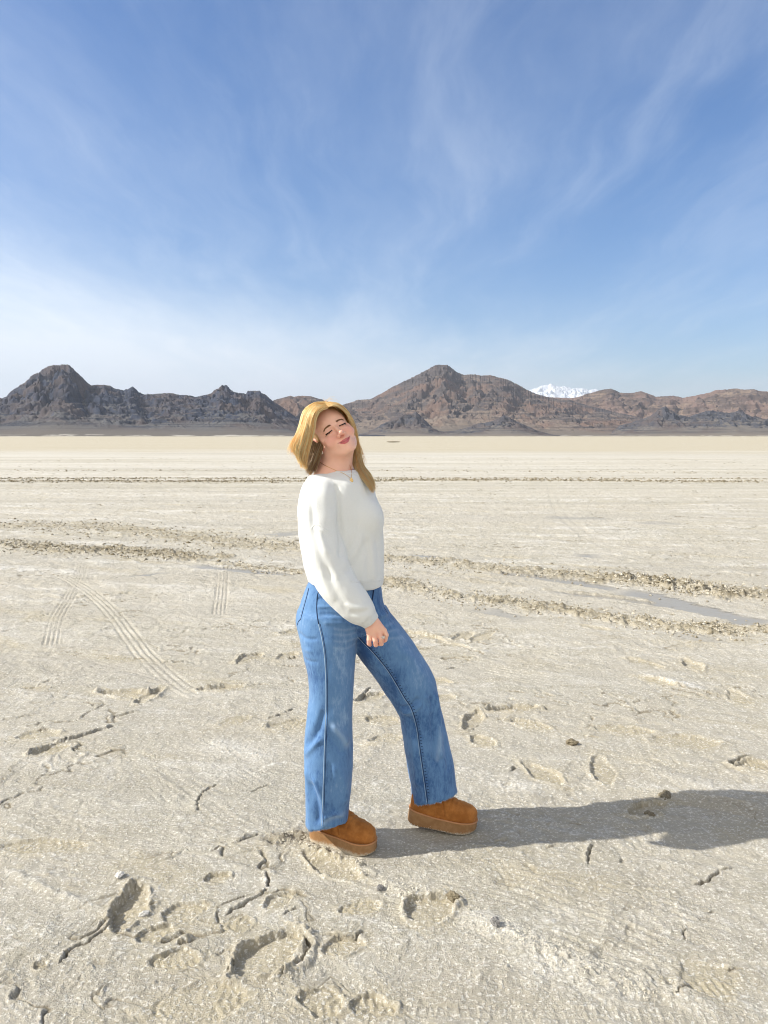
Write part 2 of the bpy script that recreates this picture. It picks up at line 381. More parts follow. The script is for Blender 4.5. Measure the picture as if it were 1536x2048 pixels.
    for pts, hw, dep, lip in (([(48, 1514), (78, 1502), (128, 1484), (185, 1468), (230, 1452)], .011, .035, .016),
                              ([(115, 1930), (150, 1895), (205, 1868), (222, 1840)], .008, .02, .006),
                              ([(400, 1625), (398, 1605), (412, 1582), (440, 1560)], .007, .02, .004),
                              ([(492, 1586), (515, 1578), (540, 1566)], .006, .016, .004),
                              ([(1390, 1772), (1415, 1762), (1440, 1745), (1470, 1738)], .008, .022, .006),
                              ([(440, 1830), (500, 1800), (535, 1775), (534, 1740)], .008, .022, .006),
                              ([(1380, 1850), (1375, 1865), (1368, 1882)], .006, .016, .004),
                              ([(1400, 1826), (1440, 1824)], .008, .02, .006), ([(1350, 1995), (1380, 1970), (1440, 1940), (1500, 1935)], .007, .014, .004),
                              ([(1170, 1730), (1182, 1690)], .008, .02, .01), ([(1020, 1545), (1035, 1535)], .012, .03, .012),
                              ([(0, 1440), (70, 1428)], .010, .02, .006), ([(35, 1372), (60, 1375), (105, 1358)], .010, .022, .006),
                              ([(70, 1232), (108, 1226)], .012, .03, .008), ([(0, 1263), (40, 1258)], .018, .03, .01),
                              ([(222, 1190), (272, 1184)], .012, .03, .01), ([(315, 1325), (340, 1325), (382, 1323)], .010, .03, .010),
                              ([(225, 1432), (260, 1425), (285, 1418)], .009, .022, .008), ([(470, 1330), (490, 1318), (525, 1308)], .016, .035, .008),
                              ([(560, 1320), (605, 1315)], .010, .03, .01), ([(50, 1462), (110, 1458)], .010, .02, .006),
                              ([(535, 1436), (560, 1428), (590, 1418)], .010, .025, .006), ([(1160, 1470), (1200, 1475)], .008, .022, .006),
                              ([(1460, 1530), (1480, 1515), (1520, 1510)], .012, .03, .01), ([(720, 1400), (745, 1372)], .012, .03, .006),
                              ([(1010, 1395), (1030, 1400)], .014, .03, .012), ([(885, 1340), (920, 1336)], .010, .022, .008),
                              ([(640, 1870), (700, 1876), (735, 1862)], .007, .02, .010), ([(350, 1895), (375, 1885), (400, 1878)], .010, .02, .02),
                              ([(560, 1835), (590, 1818), (610, 1825)], .006, .016, .006), ([(455, 1690), (490, 1680), (520, 1668)], .008, .025, .010),
                              ([(1080, 1700), (1120, 1693)], .006, .014, .005), ([(1130, 1650), (1170, 1655)], .006, .012, .005),
                              ([(604, 1862), (618, 1884), (612, 1908), (590, 1926), (560, 1938), (530, 1948)], .014, .028, .012), ([(455, 1905), (470, 1925), (452, 1950)], .008, .02, .006), ([(560, 1938), (566, 1958)], .008, .02, .006), ([(60, 988), (140, 988)], .05, .04, .02), ([(345, 1003), (392, 1004)], .05, .04, .02)):
        crack(pts, hw, dep, lip)
    # shoe prints: broken through the crust into the damp yellow mud
    def footprint(c, tip, width, depth, rim=0.006, edge=0.10, sharp=0.0, tread=0.0022, amt=1.0):
        c = gnd(*c); tip = gnd(*tip); ax = tip - c; Ln = np.hypot(*ax); ax = ax / Ln
        bb = (np.abs(xn - c[0]) < Ln * 1.8 + .1) & (np.abs(yn - c[1]) < Ln * 1.8 + .1)
        X_ = xn[bb] - c[0]; Y_ = yn[bb] - c[1]
        X_ = X_ + 0.010 * wx[bb]; Y_ = Y_ + 0.010 * wy[bb]
        u_ = (X_ * ax[0] + Y_ * ax[1]) / Ln; v_ = (-X_ * ax[1] + Y_ * ax[0]) / (width * 0.5)
        waist = 1 + 0.22 * np.cos(u_ * 3.6 + 0.6)
        q = (np.abs(u_)**2.6 + np.abs(v_ * 1.1 / waist)**2.4)**(1 / 2.5)
        q = q + 0.20 * fbm2(xn[bb] * 13, yn[bb] * 13, 3, .6, seed=170) + .10 * fbm2(xn[bb] * 60, yn[bb] * 60, 3, .7, seed=176)
        inn = sstep(q, 1.0, 1.0 - edge); 
        vis = sstep(fbm2(xn[bb] * 7, yn[bb] * 7, 2, seed=173), -.15, .3)
        tr = tread * (np.sin(u_ * 34 * Ln / .14 + 6.0 * np.abs(v_) + 3.5 * wx[bb]) * 0.75 * vis + 2.0 * fbm2(xn[bb] * 40, yn[bb] * 40, 3, .6, seed=171))
        depth = depth * .66 * (1 + .5 * fbm2(xn[bb] * 6, yn[bb] * 6, 2, seed=174))
        lean = 1 + sharp * v_
        lift = np.exp(-((q - 1.12) / 0.12)**2)
        brk = np.clip(0.5 + 1.2 * fbm2(xn[bb] * 16, yn[bb] * 16, 3, seed=172), 0, 1.6)
        h[bb] = h[bb] * (1 - 0.8 * inn * amt) + amt * (-depth * inn * lean + tr * inn + rim * lift * brk)
        mud[bb] = np.maximum(mud[bb], inn * amt * (.7 + .5 * vis)); salt[bb] *= 1 - inn * amt; crk[bb] *= 1 - inn
        mud[bb] = np.maximum(mud[bb], .55 * sstep(q + .35 * wx[bb], 1.9, 1.1) * amt)
        crk[bb] = np.maximum(crk[bb], 0.6 * np.exp(-((q - 1.0) / 0.05)**2) * (brk > .85) * amt)
        salt[bb] = np.maximum(salt[bb], 0.5 * lift * brk * amt)
    FPs = [((258, 1812), (275, 1765), .115, .034, .016), ((370, 1822), (415, 1808), .10, .012, .006), ((558, 1800), (585, 1785), .08, .010, .006),
           ((473, 1846), (440, 1850), .09, .010, .006), ((537, 1905), (595, 1862), .155, .026, .018), ((350, 1920), (300, 1925), .09, .010, .007),
           ((310, 1868), (345, 1852), .075, .014, .008), ((660, 1728), (610, 1700), .12, .018, .014), ((435, 1755), (460, 1748), .06, .014, .009),
           ((645, 2000), (598, 1992), .11, .014, .007), ((745, 2010), (790, 2020), .11, .014, .007), ((400, 2005), (300, 2020), .16, .012, .006),
           ((84, 1930), (95, 1922), .04, .012, .006), ((690, 1892), (730, 1882), .09, .012, .008), ((722, 1815), (680, 1822), .08, .008, .006),
           ((862, 1815), (905, 1795), .15, .020, .016), ((90, 1693), (182, 1690), .11, .008, .005), ((255, 1388), (200, 1384), .14, .03, .018),
           ((300, 1390), (325, 1375), .10, .030, .018), ((440, 1376), (395, 1378), .10, .035, .018), ((1022, 1418), (970, 1420), .10, .032, .016),
           ((945, 1440), (930, 1460), .10, .026, .014), ((965, 1482), (945, 1470), .12, .014, .008), ((1060, 1450), (1020, 1440), .12, .012, .008),
           ((1085, 1548), (1050, 1525), .12, .014, .008), ((1205, 1540), (1195, 1510), .11, .008, .007), ((1370, 1482), (1300, 1478), .18, .014, .009),
           ((1510, 1530), (1465, 1532), .13, .028, .016), ((1250, 1460), (1190, 1456), .12, .014, .009), ((770, 1478), (735, 1485), .12, .014, .008),
           ((765, 1440), (730, 1438), .12, .014, .008), ((740, 1395), (712, 1405), .10, .022, .012), ((500, 1315), (475, 1325), .14, .022, .012),
           ((575, 1312), (555, 1320), .12, .016, .01), ((590, 1448), (535, 1450), .14, .018, .01), ((830, 1268), (808, 1262), .13, .024, .014),
           ((860, 1275), (890, 1282), .12, .018, .012), ((925, 1272), (905, 1280), .12, .02, .012), ((965, 1272), (985, 1262), .12, .014, .009),
           ((1310, 1362), (1270, 1352), .10, .012, .008), ((1385, 1330), (1370, 1318), .12, .018, .012), ((890, 1395), (870, 1400), .12, .015, .01),
           ((1480, 1395), (1465, 1380), .13, .012, .01), ((905, 1290), (940, 1296), .1, .012, .01), ((100, 1500), (60, 1508), .10, .016, .01),
           ((75, 1470), (30, 1475), .12, .014, .01), ((470, 1440), (440, 1450), .1, .01, .006), ((1420, 1955), (1470, 1942), .16, .008, .004),
           ((590, 1262), (560, 1268), .14, .018, .012), ((880, 1362), (905, 1366), .12, .016, .01), ((1295, 1620), (1330, 1605), .10, .02, .014),
           ((1290, 1325), (1330, 1335), .1, .012, .01), ((1190, 1255), (1160, 1250), .12, .014, .01)]
    for c, tp, wd, dp, rm in FPs: footprint(c, tp, wd, dp, rm, sharp=0.25)
    # level the ground under the boots, with the mud squeezed up round the near one
    for (fx, fy, gx, gy, hw, z0) in ((-0.275, 2.985, -0.06, 2.89, 0.075, 0.0), (0.12, 3.06, 0.36, 3.03, 0.075, 0.0)):
        d, arc, side = polydist(xn, yn, [(fx, fy), (gx, gy)])
        k = sstep(d, hw + 0.05, hw); h = h * (1 - k) + z0 * k; crk *= 1 - k; salt *= 1 - .6 * k
    d, arc, side = polydist(xn, yn, G([(612, 1692), (650, 1706), (700, 1726), (720, 1731)]))
    k = np.exp(-(d / 0.018)**2); h += 0.016 * k * np.clip(0.8 + 1.3 * fbm2(xn * 38, yn * 38, 3, .6, seed=180), 0, 2); mud = np.maximum(mud, k * .9)
    d, arc, side = polydist(xn, yn, G([(545, 1680), (600, 1672)])); k = np.exp(-(d / 0.05)**2)
    h += 0.03 * k * (fbm2(xn * 26, yn * 26, 3, .6, seed=181) + .2); ch = np.maximum(ch, .7 * k)

    # keep sub-pixel relief from growing with distance
    H[near] = h * np.clip(1.25 - rn / 60, 0.3, 1); MUD[near] = mud; SALT[near] = salt; WET[near] = wet; CH[near] = np.maximum(ch, crk * 0.9)
    far = ~near
    # distant playa: yellower silt beyond about 75 m with faint bars, bright salt between 38 and 75 m
    lr = np.log(np.maximum(r, 1.0))
    bar = fbm2(x * 0.012, y * 0.09, 4, 0.6, seed=200)
    yel = sstep(y + 22 * fbm2(x * .03, y * .06, 5, .6, seed=205) + x * 0.05, 66, 92)
    MUD = np.maximum(MUD, yel * (0.95 + 0.25 * bar)); SALT = SALT * (1 - yel) + yel * 0.10 * np.clip(bar, 0, 1)
    midz = sstep(y, 34, 40) * (1 - yel)
    SALT = np.maximum(SALT, midz * (0.55 + 0.5 * bar))
    SALT = np.maximum(SALT, 0.35 * sstep(y, 14, 24) * (1 - yel) * (1 + fbm2(x * .5, y * 2.2, 4, .6, seed=207)) * (1 - np.clip(CH, 0, 1)))
    strip = sstep(r, 1100, 1700) * (1 - sstep(r, 9000, 14000))  # mirage strip imitated in the far ground colour, dark with pale flecks
    fl_ = fbm2(T.ravel() * 160, lr * 9, 3, .6, seed=220) + .35 * fbm2(T.ravel() * 40, lr * 4, 2, seed=224)
    CH = np.maximum(CH, strip * .55 * (fl_ < .14)); SALT = np.maximum(SALT, strip * sstep(fl_, .14, .22))
    H[far] += 0.05 * fbm2(x[far] * .02, y[far] * .02, 3, seed=210) * (r[far] < 1500)
    Z = H
    V = np.stack([x, y, Z], 1)
    nr, nt_ = sh
    i = np.arange(nr - 1)[:, None] * nt_; j = np.arange(nt_)[None, :]; j2 = (j + 1) % nt_
    F = np.stack([i + j, i + j2, i + nt_ + j2, i + nt_ + j], -1).reshape(-1, 4)[:, ::-1]
    # close the small hole under the photographer
    V = np.vstack([V, [[0, 0, 0]]]); c = len(V) - 1
    cap = np.stack([np.full(nt_, c), j2[0], j[0], j[0]], 1)
    me_o = mesh_np('ground', V, F, None, True)
    capo = None
    At = np.stack([MUD, SALT, WET, CH], 1); At = np.vstack([At, [[0.3, 0.3, 0, 0]]])
    set_attr(me_o, 'surf', np.clip(At, 0, 1))
    import bmesh
    bm = bmesh.new(); bm.from_mesh(me_o.data); bm.verts.ensure_lookup_table()
    cvt = bm.verts[c]
    for k in range(nt_):
        bm.faces.new((cvt, bm.verts[(k + 1) % nt_], bm.verts[k]))
    bm.to_mesh(me_o.data); bm.free()
    tag(me_o, 'pale cracked salt flat with shoe prints, wheel ruts and damp strips', kind='structure')
    return me_o

def ground_material():
    m, n, b = material('salt_crust', 0.92, 0.2)
    at_ = n.new('ShaderNodeAttribute', attribute_name='surf')
    s = n.new('ShaderNodeSeparateColor'); n.l.new(at_.outputs['Color'], s.inputs[0])
    mud, salt, wet, ch = s.outputs[0], s.outputs[1], s.outputs[2], at_.outputs['Alpha']
    geo = n.new('ShaderNodeNewGeometry').outputs['Position']
    fine = n.noise(geo, 90, 5, 0.65); med = n.noise(geo, 16, 5, 0.6); lg = n.noise(geo, 1.3, 5, 0.6)
    stk = n.noise(n.mapping(geo, scale=(0.7, 4.0, 1), rot=(0, 0, R(20))), 1.2, 6, 0.62)
    stk2 = n.noise(n.mapping(geo, scale=(0.02, 0.22, 1), rot=(0, 0, R(2))), 1.0, 6, 0.65)
    base = n.mix(n.ramp(stk, 0.33, 0.68), (0.390, 0.358, 0.292), (0.495, 0.463, 0.395))
    stk3 = n.noise(n.mapping(geo, scale=(0.05, 0.9, 1), rot=(0, 0, R(-2))), 1.0, 7, 0.7)
    stk4 = n.noise(n.mapping(geo, scale=(0.006, 0.035, 1), rot=(0, 0, R(1.5))), 1.0, 7, 0.68)
    base = n.mix(n.ramp(stk4, 0.36, 0.60, 0, 0.75), base, (0.355, 0.305, 0.185))
    base = n.mix(n.ramp(stk3, 0.46, 0.66, 0, 0.75), base, (0.335, 0.305, 0.245))
    base = n.mix(n.ramp(lg, 0.40, 0.66, 0, 0.45), base, (0.415, 0.375, 0.305))
    base = n.mix(n.ramp(stk2, 0.35, 0.62, 0, 0.55), base, (0.50, 0.450, 0.355))
    base = n.mix(n.math('MULTIPLY', mud, n.ramp(med, 0.2, 0.75, 0.5, 1.0)), base, (0.440, 0.380, 0.262))
    salt = n.math('MULTIPLY', salt, n.ramp(stk3, 0.60, 0.42, 0.25, 1.0))
    sm = n.math('MULTIPLY', n.math('MULTIPLY', salt, n.ramp(fine, 0.38, 0.60, 0.25, 1.0)), n.ramp(med, 0.36, 0.58, 0.45, 1.0), clamp=True)
    base = n.mix(sm, base, (0.78, 0.755, 0.70))
    fleck = n.math('MULTIPLY', n.ramp(fine, 0.52, 0.64), 0.75)
    base = n.mix(fleck, base, (0.76, 0.73, 0.655))
    base = n.mix(n.ramp(med, 0.56, 0.74, 0, 0.45), base, (0.30, 0.26, 0.195))
    chm = n.math('MULTIPLY', ch, n.ramp(med, 0.25, 0.6, 0.6, 1.0), clamp=True)
    base = n.mix(chm, base, (0.19, 0.155, 0.095))
    base = n.mix(n.math('MULTIPLY', wet, 0.85), base, (0.27, 0.255, 0.225))
    base = n.mix(1.0, base, (1.035, 1.05, 1.07), 'MULTIPLY')
    n.l.new(base, b.inputs['Base Color'])
    rg = n.math('SUBTRACT', 0.93, n.math('MULTIPLY', wet, n.ramp(med, 0.3, 0.7, 0.62, 0.5)))
    n.l.new(rg, b.inputs['Roughness'])
    dist = n.new('ShaderNodeCameraData')
    dry = n.math('SUBTRACT', 1.0, n.math('MULTIPLY', wet, 0.9))
    hgt = n.math('ADD', n.math('MULTIPLY', fine, 0.35), n.math('MULTIPLY', n.noise(geo, 240, 3, 0.6), 0.30))
    hgt = n.math('ADD', hgt, n.math('MULTIPLY', med, 0.9))
    base_dark = n.ramp(fine, 0.42, 0.28, 0.0, 0.35)
    bp = n.bump(n.math('MULTIPLY', hgt, dry), 0.021, 1.0)
    n.l.new(bp, b.inputs['Normal'])
    return m
GROUND = build_ground(); GROUND.data.materials.append(ground_material())

# ------------------------------------------------------------------ mountains
HOR = 1024 - FPX * math.tan(PITCH)       # horizon line of the photograph in pixels
def ray_th(u): return math.atan((u - 768) / FPX / math.cos(PITCH))
def elev(u, v):
    d = FW + np.array([1., 0, 0]) * (u - 768) / FPX - UP * (v - 1024) / FPX
    return d[2] / math.hypot(d[0], d[1])
def az(u, v):
    d = FW + np.array([1., 0, 0]) * (u - 768) / FPX - UP * (v - 1024) / FPX
    return math.atan2(d[0], d[1])
def mountain(name, prof, D, depth, foot_pow, gully, seed, mat, th0, th1, nth, ns=190, crag=0.1, label=None, bench=0.0, slopex=0.0):
    """prof: skyline pixels; the ridge stands D metres off, its foot `depth` metres nearer"""
    A = np.array([(az(u, v), elev(u, v)) for u, v in prof]); A = A[np.argsort(A[:, 0])]
    th = np.linspace(th0, th1, nth)
    s = np.concatenate([np.linspace(0, 1, ns), 1 + np.linspace(0.02, 1.0, 30)])
    T, S = np.meshgrid(th, s, indexing='ij')
    Hs = np.interp(th, A[:, 0], A[:, 1]) * D                  # ridge height
    ext = fbm2(th * 14, th * 0 + seed, 4, seed=seed + 50) * 0.35 + 0.65
    lo, hi = A[0, 0], A[-1, 0]
    Hs = np.where(th < lo, A[0, 1] * D * ext / ext[np.argmin(abs(th - lo))], Hs); Hs = np.where(th > hi, A[-1, 1] * D * ext / ext[np.argmin(abs(th - hi))], Hs)
    Hs = Hs * (1 + crag * 0.06 * fbm2(th * 420, th * 0 + seed, 4, .6, seed=seed + 60))
    smo = np.convolve(np.pad(Hs, 40, 'edge'), np.ones(81) / 81, 'valid')
    k = np.clip(S, 0, 1)
    Hh = Hs[:, None] * k**1.5 + smo[:, None] * (1 - k**1.5)
    dist = (D - depth) + depth * S
    X = np.sin(T) * dist; Y = np.cos(T) * dist
    sc = 1.0 / (0.030 * D)
    wx = fbm2(X * sc * 1.2, Y * sc * 1.2, 3, seed=seed); wy = fbm2(X * sc * 1.2 + 9, Y * sc * 1.2, 3, seed=seed + 4)
    g = fbm2(T * D * sc * .8 + .9 * wx, S * 1.5 + .5 * wy, 5, 0.48, seed=seed + 8, ridged=True)      # spurs and gullies running down slope
    g2 = fbm2(X * sc * 1.5 + wx, Y * sc * 1.5 + wy, 4, 0.5, seed=seed + 20, ridged=True)
    if name == 'snowy_mountain': g = fbm2(X * sc * 1.6 + wx, Y * sc * 1.6 + wy, 4, .5, seed=seed + 8, ridged=True)
    p = np.where(S <= 1, k**foot_pow, 1 - 0.45 * (S - 1)**1.2)
    amp = np.sin(np.pi * np.clip(k, 0, 1))**0.8 * sstep(k, .12, .42)
    amp = np.where(S > 1, 0, amp)
    z = Hh * p * (1 + .95 * gully * amp * (g - 0.25) + 0.30 * gully * amp * (g2 - .3))
    if bench:                                                 # harder beds stand out as ledges
        st = z / (Hs.max() * bench) + 0.8 * wx; fr = st - np.floor(st)
        z = z + Hs.max() * bench * 0.28 * (sstep(fr, 0.25, 0.55) - fr) * sstep(p, 0.12, 0.3) * np.clip(1.2 - k, 0, 1)
    z = z - 3.0 * (1 - sstep(k, 0.0, 0.03))
    nt_, ns_ = T.shape
    i = np.arange(nt_ - 1)[:, None] * ns_; j = np.arange(ns_ - 1)[None, :]
    F = np.stack([i + j, i + j + 1, i + ns_ + j + 1, i + ns_ + j], -1).reshape(-1, 4)[:, ::-1]
    o = mesh_np(name, np.stack([X.ravel(), Y.ravel(), z.ravel()], 1), F, mat, True)
    rock = np.clip(0.5 + 0.9 * (g - .2), 0, 1) * sstep(p, 0.05, 0.35)
    set_attr(o, 'surf', np.stack([rock.ravel(), p.ravel(), np.clip(g2, 0, 1).ravel(), np.ones(rock.size)], 1))
    tag(o, label, kind='structure'); return o

def rock_material(name, rock, soil, fan, scale, band=None, warm=(0.2, 0.13, 0.10), snow=False):
    m, n, b = material(name, 0.95, 0.1)
    at_ = n.new('ShaderNodeAttribute', attribute_name='surf')
    s = n.new('ShaderNodeSeparateColor'); n.l.new(at_.outputs['Color'], s.inputs[0])
    g = n.new('ShaderNodeNewGeometry'); pos = g.outputs['Position']
    sn = n.new('ShaderNodeSeparateXYZ'); n.l.new(g.outputs['Normal'], sn.inputs[0])
    med = n.noise(pos, 0.012 * scale, 7, 0.68); fine = n.noise(pos, 0.06 * scale, 6, 0.7)
    lg = n.noise(pos, 0.0022 * scale, 5, 0.6)
    steep = n.ramp(sn.outputs[2], 0.93, 0.72)
    f = n.math('ADD', n.math('MULTIPLY', s.outputs[0], 0.5), n.math('MULTIPLY', steep, 0.45))
    f = n.math('ADD', f, n.math('MULTIPLY', n.math('SUBTRACT', med, 0.5), 1.6))
    f = n.math('ADD', f, n.math('MULTIPLY', n.math('SUBTRACT', s.outputs[1], 0.45), 0.45))
    c = n.mix(n.ramp(f, 0.32, 0.66), soil, rock)
    strat = n.noise(n.mapping(pos, scale=(0.0012 * scale, 0.0012 * scale, 0.045 * scale), rot=(R(1.0), R(2), 0)), 1.0, 5, 0.6)
    c = n.mix(n.ramp(strat, 0.50, 0.58, 0, 0.75), c, tuple(x * 0.62 for x in rock))
    c = n.mix(n.ramp(lg, 0.44, 0.62, 0, 0.8), c, warm)
    c = n.mix(n.ramp(s.outputs[1], 0.20, 0.02), c, fan)
    c = n.mix(n.ramp(fine, 0.55, 0.75, 0, 0.18), c, tuple(min(1, x * 1.8) for x in soil))
    fk = n.noise(n.mapping(pos, scale=(0.012, 0.012, 0.05)), 1.0, 3, 0.6)
    c = n.mix(n.math('MULTIPLY', n.ramp(fk, 0.50, 0.58), n.ramp(s.outputs[1], 0.030, 0.012)), c, (0.46, 0.43, 0.37))  # pale flecks painted into the foot colour imitate mirage shimmer
    if snow:
        c = n.mix(n.ramp(n.math('ADD', n.math('ADD', s.outputs[1], n.math('MULTIPLY', med, 0.35)), n.math('MULTIPLY', fine, 0.45)), 0.24, 0.52), c, (0.70, 0.74, 0.80))
    n.l.new(c, b.inputs['Base Color'])
    hh = n.math('ADD', med, n.math('MULTIPLY', fine, 0.5))
    n.l.new(n.bump(hh, 16.0 / scale, 0.45), b.inputs['Normal'])
    return m

LEFT = [(-420, 800), (-250, 770), (-100, 800), (0, 797), (12, 793), (22, 782), (32, 775), (48, 766), (60, 755), (70, 747), (78, 745), (88, 737), (100, 732), (108, 730), (118, 731), (126, 730), (140, 733),
        (152, 745), (163, 755), (174, 766), (184, 772), (192, 770), (206, 769), (218, 771), (230, 777), (246, 781), (252, 779), (266, 773), (272, 778), (278, 784), (288, 789), (298, 790), (312, 787), (340, 786),
        (356, 789), (372, 792), (392, 794), (410, 791), (422, 788), (430, 780), (438, 776), (444, 770), (454, 770), (460, 778), (466, 783), (476, 787), (492, 787), (496, 781), (520, 781), (523, 786), (530, 788), (538, 795),
        (548, 803), (560, 811), (575, 821), (592, 834), (612, 845), (640, 857), (680, 868), (760, 870)]
MIDL = [(300, 830), (420, 815), (500, 806), (545, 802), (556, 798), (572, 794), (580, 791), (590, 794), (604, 791), (622, 792), (640, 798), (660, 806), (690, 812), (730, 830), (800, 850)]
RIGHT = [(600, 835), (650, 820), (690, 808), (704, 804), (716, 799), (740, 798), (752, 792), (764, 786), (786, 773), (800, 766), (820, 757), (836, 749), (852, 740), (862, 735), (870, 730), (880, 729), (896, 730), (904, 736), (914, 744), (925, 749),
         (950, 749), (962, 751), (980, 750), (1000, 755), (1018, 760), (1034, 768), (1050, 777), (1064, 784), (1080, 790), (1110, 797), (1140, 800), (1180, 812), (1260, 830), (1340, 850)]
FARR = [(1000, 815), (1060, 800), (1100, 794), (1140, 796), (1160, 793), (1172, 788), (1184, 785), (1200, 780), (1222, 777), (1232, 781), (1240, 785), (1262, 786), (1282, 782), (1296, 787), (1312, 793), (1330, 792), (1345, 791), (1366, 795), (1384, 792), (1400, 789),
        (1420, 785), (1430, 780), (1452, 779), (1470, 777), (1490, 779), (1508, 778), (1520, 782), (1536, 783), (1600, 790), (1750, 775), (1950, 800)]
SNOW = [(1000, 800), (1050, 785), (1062, 779), (1075, 775), (1084, 771), (1096, 770), (1102, 767), (1112, 772), (1122, 774), (1130, 772), (1144, 777), (1156, 776), (1168, 777), (1178, 780), (1192, 778), (1206, 784), (1230, 795), (1300, 810)]
NEARH = [(690, 872), (735, 866), (748, 857), (765, 848), (785, 838), (800, 830), (812, 827), (822, 828), (832, 822), (840, 830), (848, 838), (858, 848), (868, 858), (885, 866), (905, 862), (930, 856), (950, 850), (970, 846), (985, 843), (1008, 832), (1020, 836), (1032, 843), (1050, 850), (1075, 862), (1110, 870)]
NEARR = [(1215, 872), (1240, 850), (1262, 846), (1285, 838), (1300, 832), (1318, 818), (1330, 812), (1340, 820), (1356, 828), (1380, 835), (1400, 826), (1420, 822), (1450, 828), (1480, 820), (1500, 832), (1536, 838), (1620, 830), (1700, 866)]
W = R(62)
lm = rock_material('left_range_rock', (0.040, 0.048, 0.074), (0.108, 0.106, 0.106), (0.145, 0.128, 0.108), 2.2, warm=(0.092, 0.074, 0.070))
rm = rock_material('right_range_rock', (0.082, 0.070, 0.068), (0.185, 0.146, 0.116), (0.165, 0.138, 0.108), 1.4, warm=(0.155, 0.102, 0.078))
fm = rock_material('far_range_rock', (0.108, 0.082, 0.070), (0.230, 0.170, 0.125), (0.195, 0.154, 0.114), 1.1, warm=(0.200, 0.135, 0.110))
km = rock_material('dark_hill_rock', (0.062, 0.064, 0.076), (0.150, 0.133, 0.115), (0.185, 0.160, 0.130), 2.2, warm=(0.10, 0.078, 0.07))
sm_ = rock_material('snow_range_rock', (0.20, 0.2, 0.22), (0.30, 0.29, 0.30), (0.3, 0.28, 0.27), 0.5, snow=True)
mountain('left_mountain_range', LEFT, 4600, 1500, 1.45, 0.55, 300, lm, -W, az(770, 870), 1500, label='dark blue-grey craggy mountain range with a pointed peak on the left', crag=0.5, bench=0.13)
mountain('middle_ridge', MIDL, 6500, 1200, 1.2, 0.5, 340, rm, az(200, 870), az(840, 870), 500, ns=120, label='low brown ridge seen between the two ranges')
mountain('right_mountain_range', RIGHT, 7200, 2600, 1.95, 0.42, 380, rm, az(560, 870), az(1380, 870), 1000, label='broad brown mountain with a flat-topped summit behind the woman', crag=0.35, bench=0.10)
mountain('far_mountain_range', FARR, 8600, 2600, 2.0, 0.45, 420, fm, az(960, 870), W, 1000, label='long low brown mountain range on the right', crag=0.3, bench=0.10)
mountain('snowy_mountain', SNOW, 30000, 5000, 1.0, 0.3, 460, sm_, az(960, 870), az(1330, 870), 420, ns=120, label='distant snow-covered peak behind the brown ranges', crag=0.25)
mountain('dark_foothill', NEARH, 5000, 500, 0.9, 0.6, 500, km, az(690, 870), az(1120, 870), 460, ns=90, label='small dark rocky foothills in front of the brown mountain', crag=0.8, bench=0.3)
mountain('right_foothill', NEARR, 5600, 700, 1.0, 0.6, 540, km, az(1210, 870), az(1710, 870), 460, ns=90, label='dark pointed foothills in front of the right range', crag=0.6, bench=0.25)

# ------------------------------------------------------------------ the air between here and the mountains
def build_haze():
    X0, Y0, Y1, Z0, Z1 = 43000.0, -43000.0, 43000.0, -1.0, 2600.0
    V = [(x, y, z) for x in (-X0, X0) for y in (Y0, Y1) for z in (Z0, Z1)]
    F = [(0, 1, 3, 2), (4, 6, 7, 5), (0, 4, 5, 1), (2, 3, 7, 6), (0, 2, 6, 4), (1, 5, 7, 3)]
    m = bpy.data.materials.new('haze'); m.use_nodes = True; nt = m.node_tree; nt.nodes.clear()
    o_ = nt.nodes.new('ShaderNodeOutputMaterial'); v = nt.nodes.new('ShaderNodeVolumePrincipled')
    v.inputs['Color'].default_value = (0.80, 0.88, 1.0, 1); v.inputs['Density'].default_value = 3.0e-5; v.inputs['Anisotropy'].default_value = 0.2
    nt.links.new(v.outputs[0], o_.inputs['Volume'])
    o = mesh_np('haze', V, F, m, False); tag(o, 'thin pale air fading the far ranges', kind='stuff'); return o
build_haze()
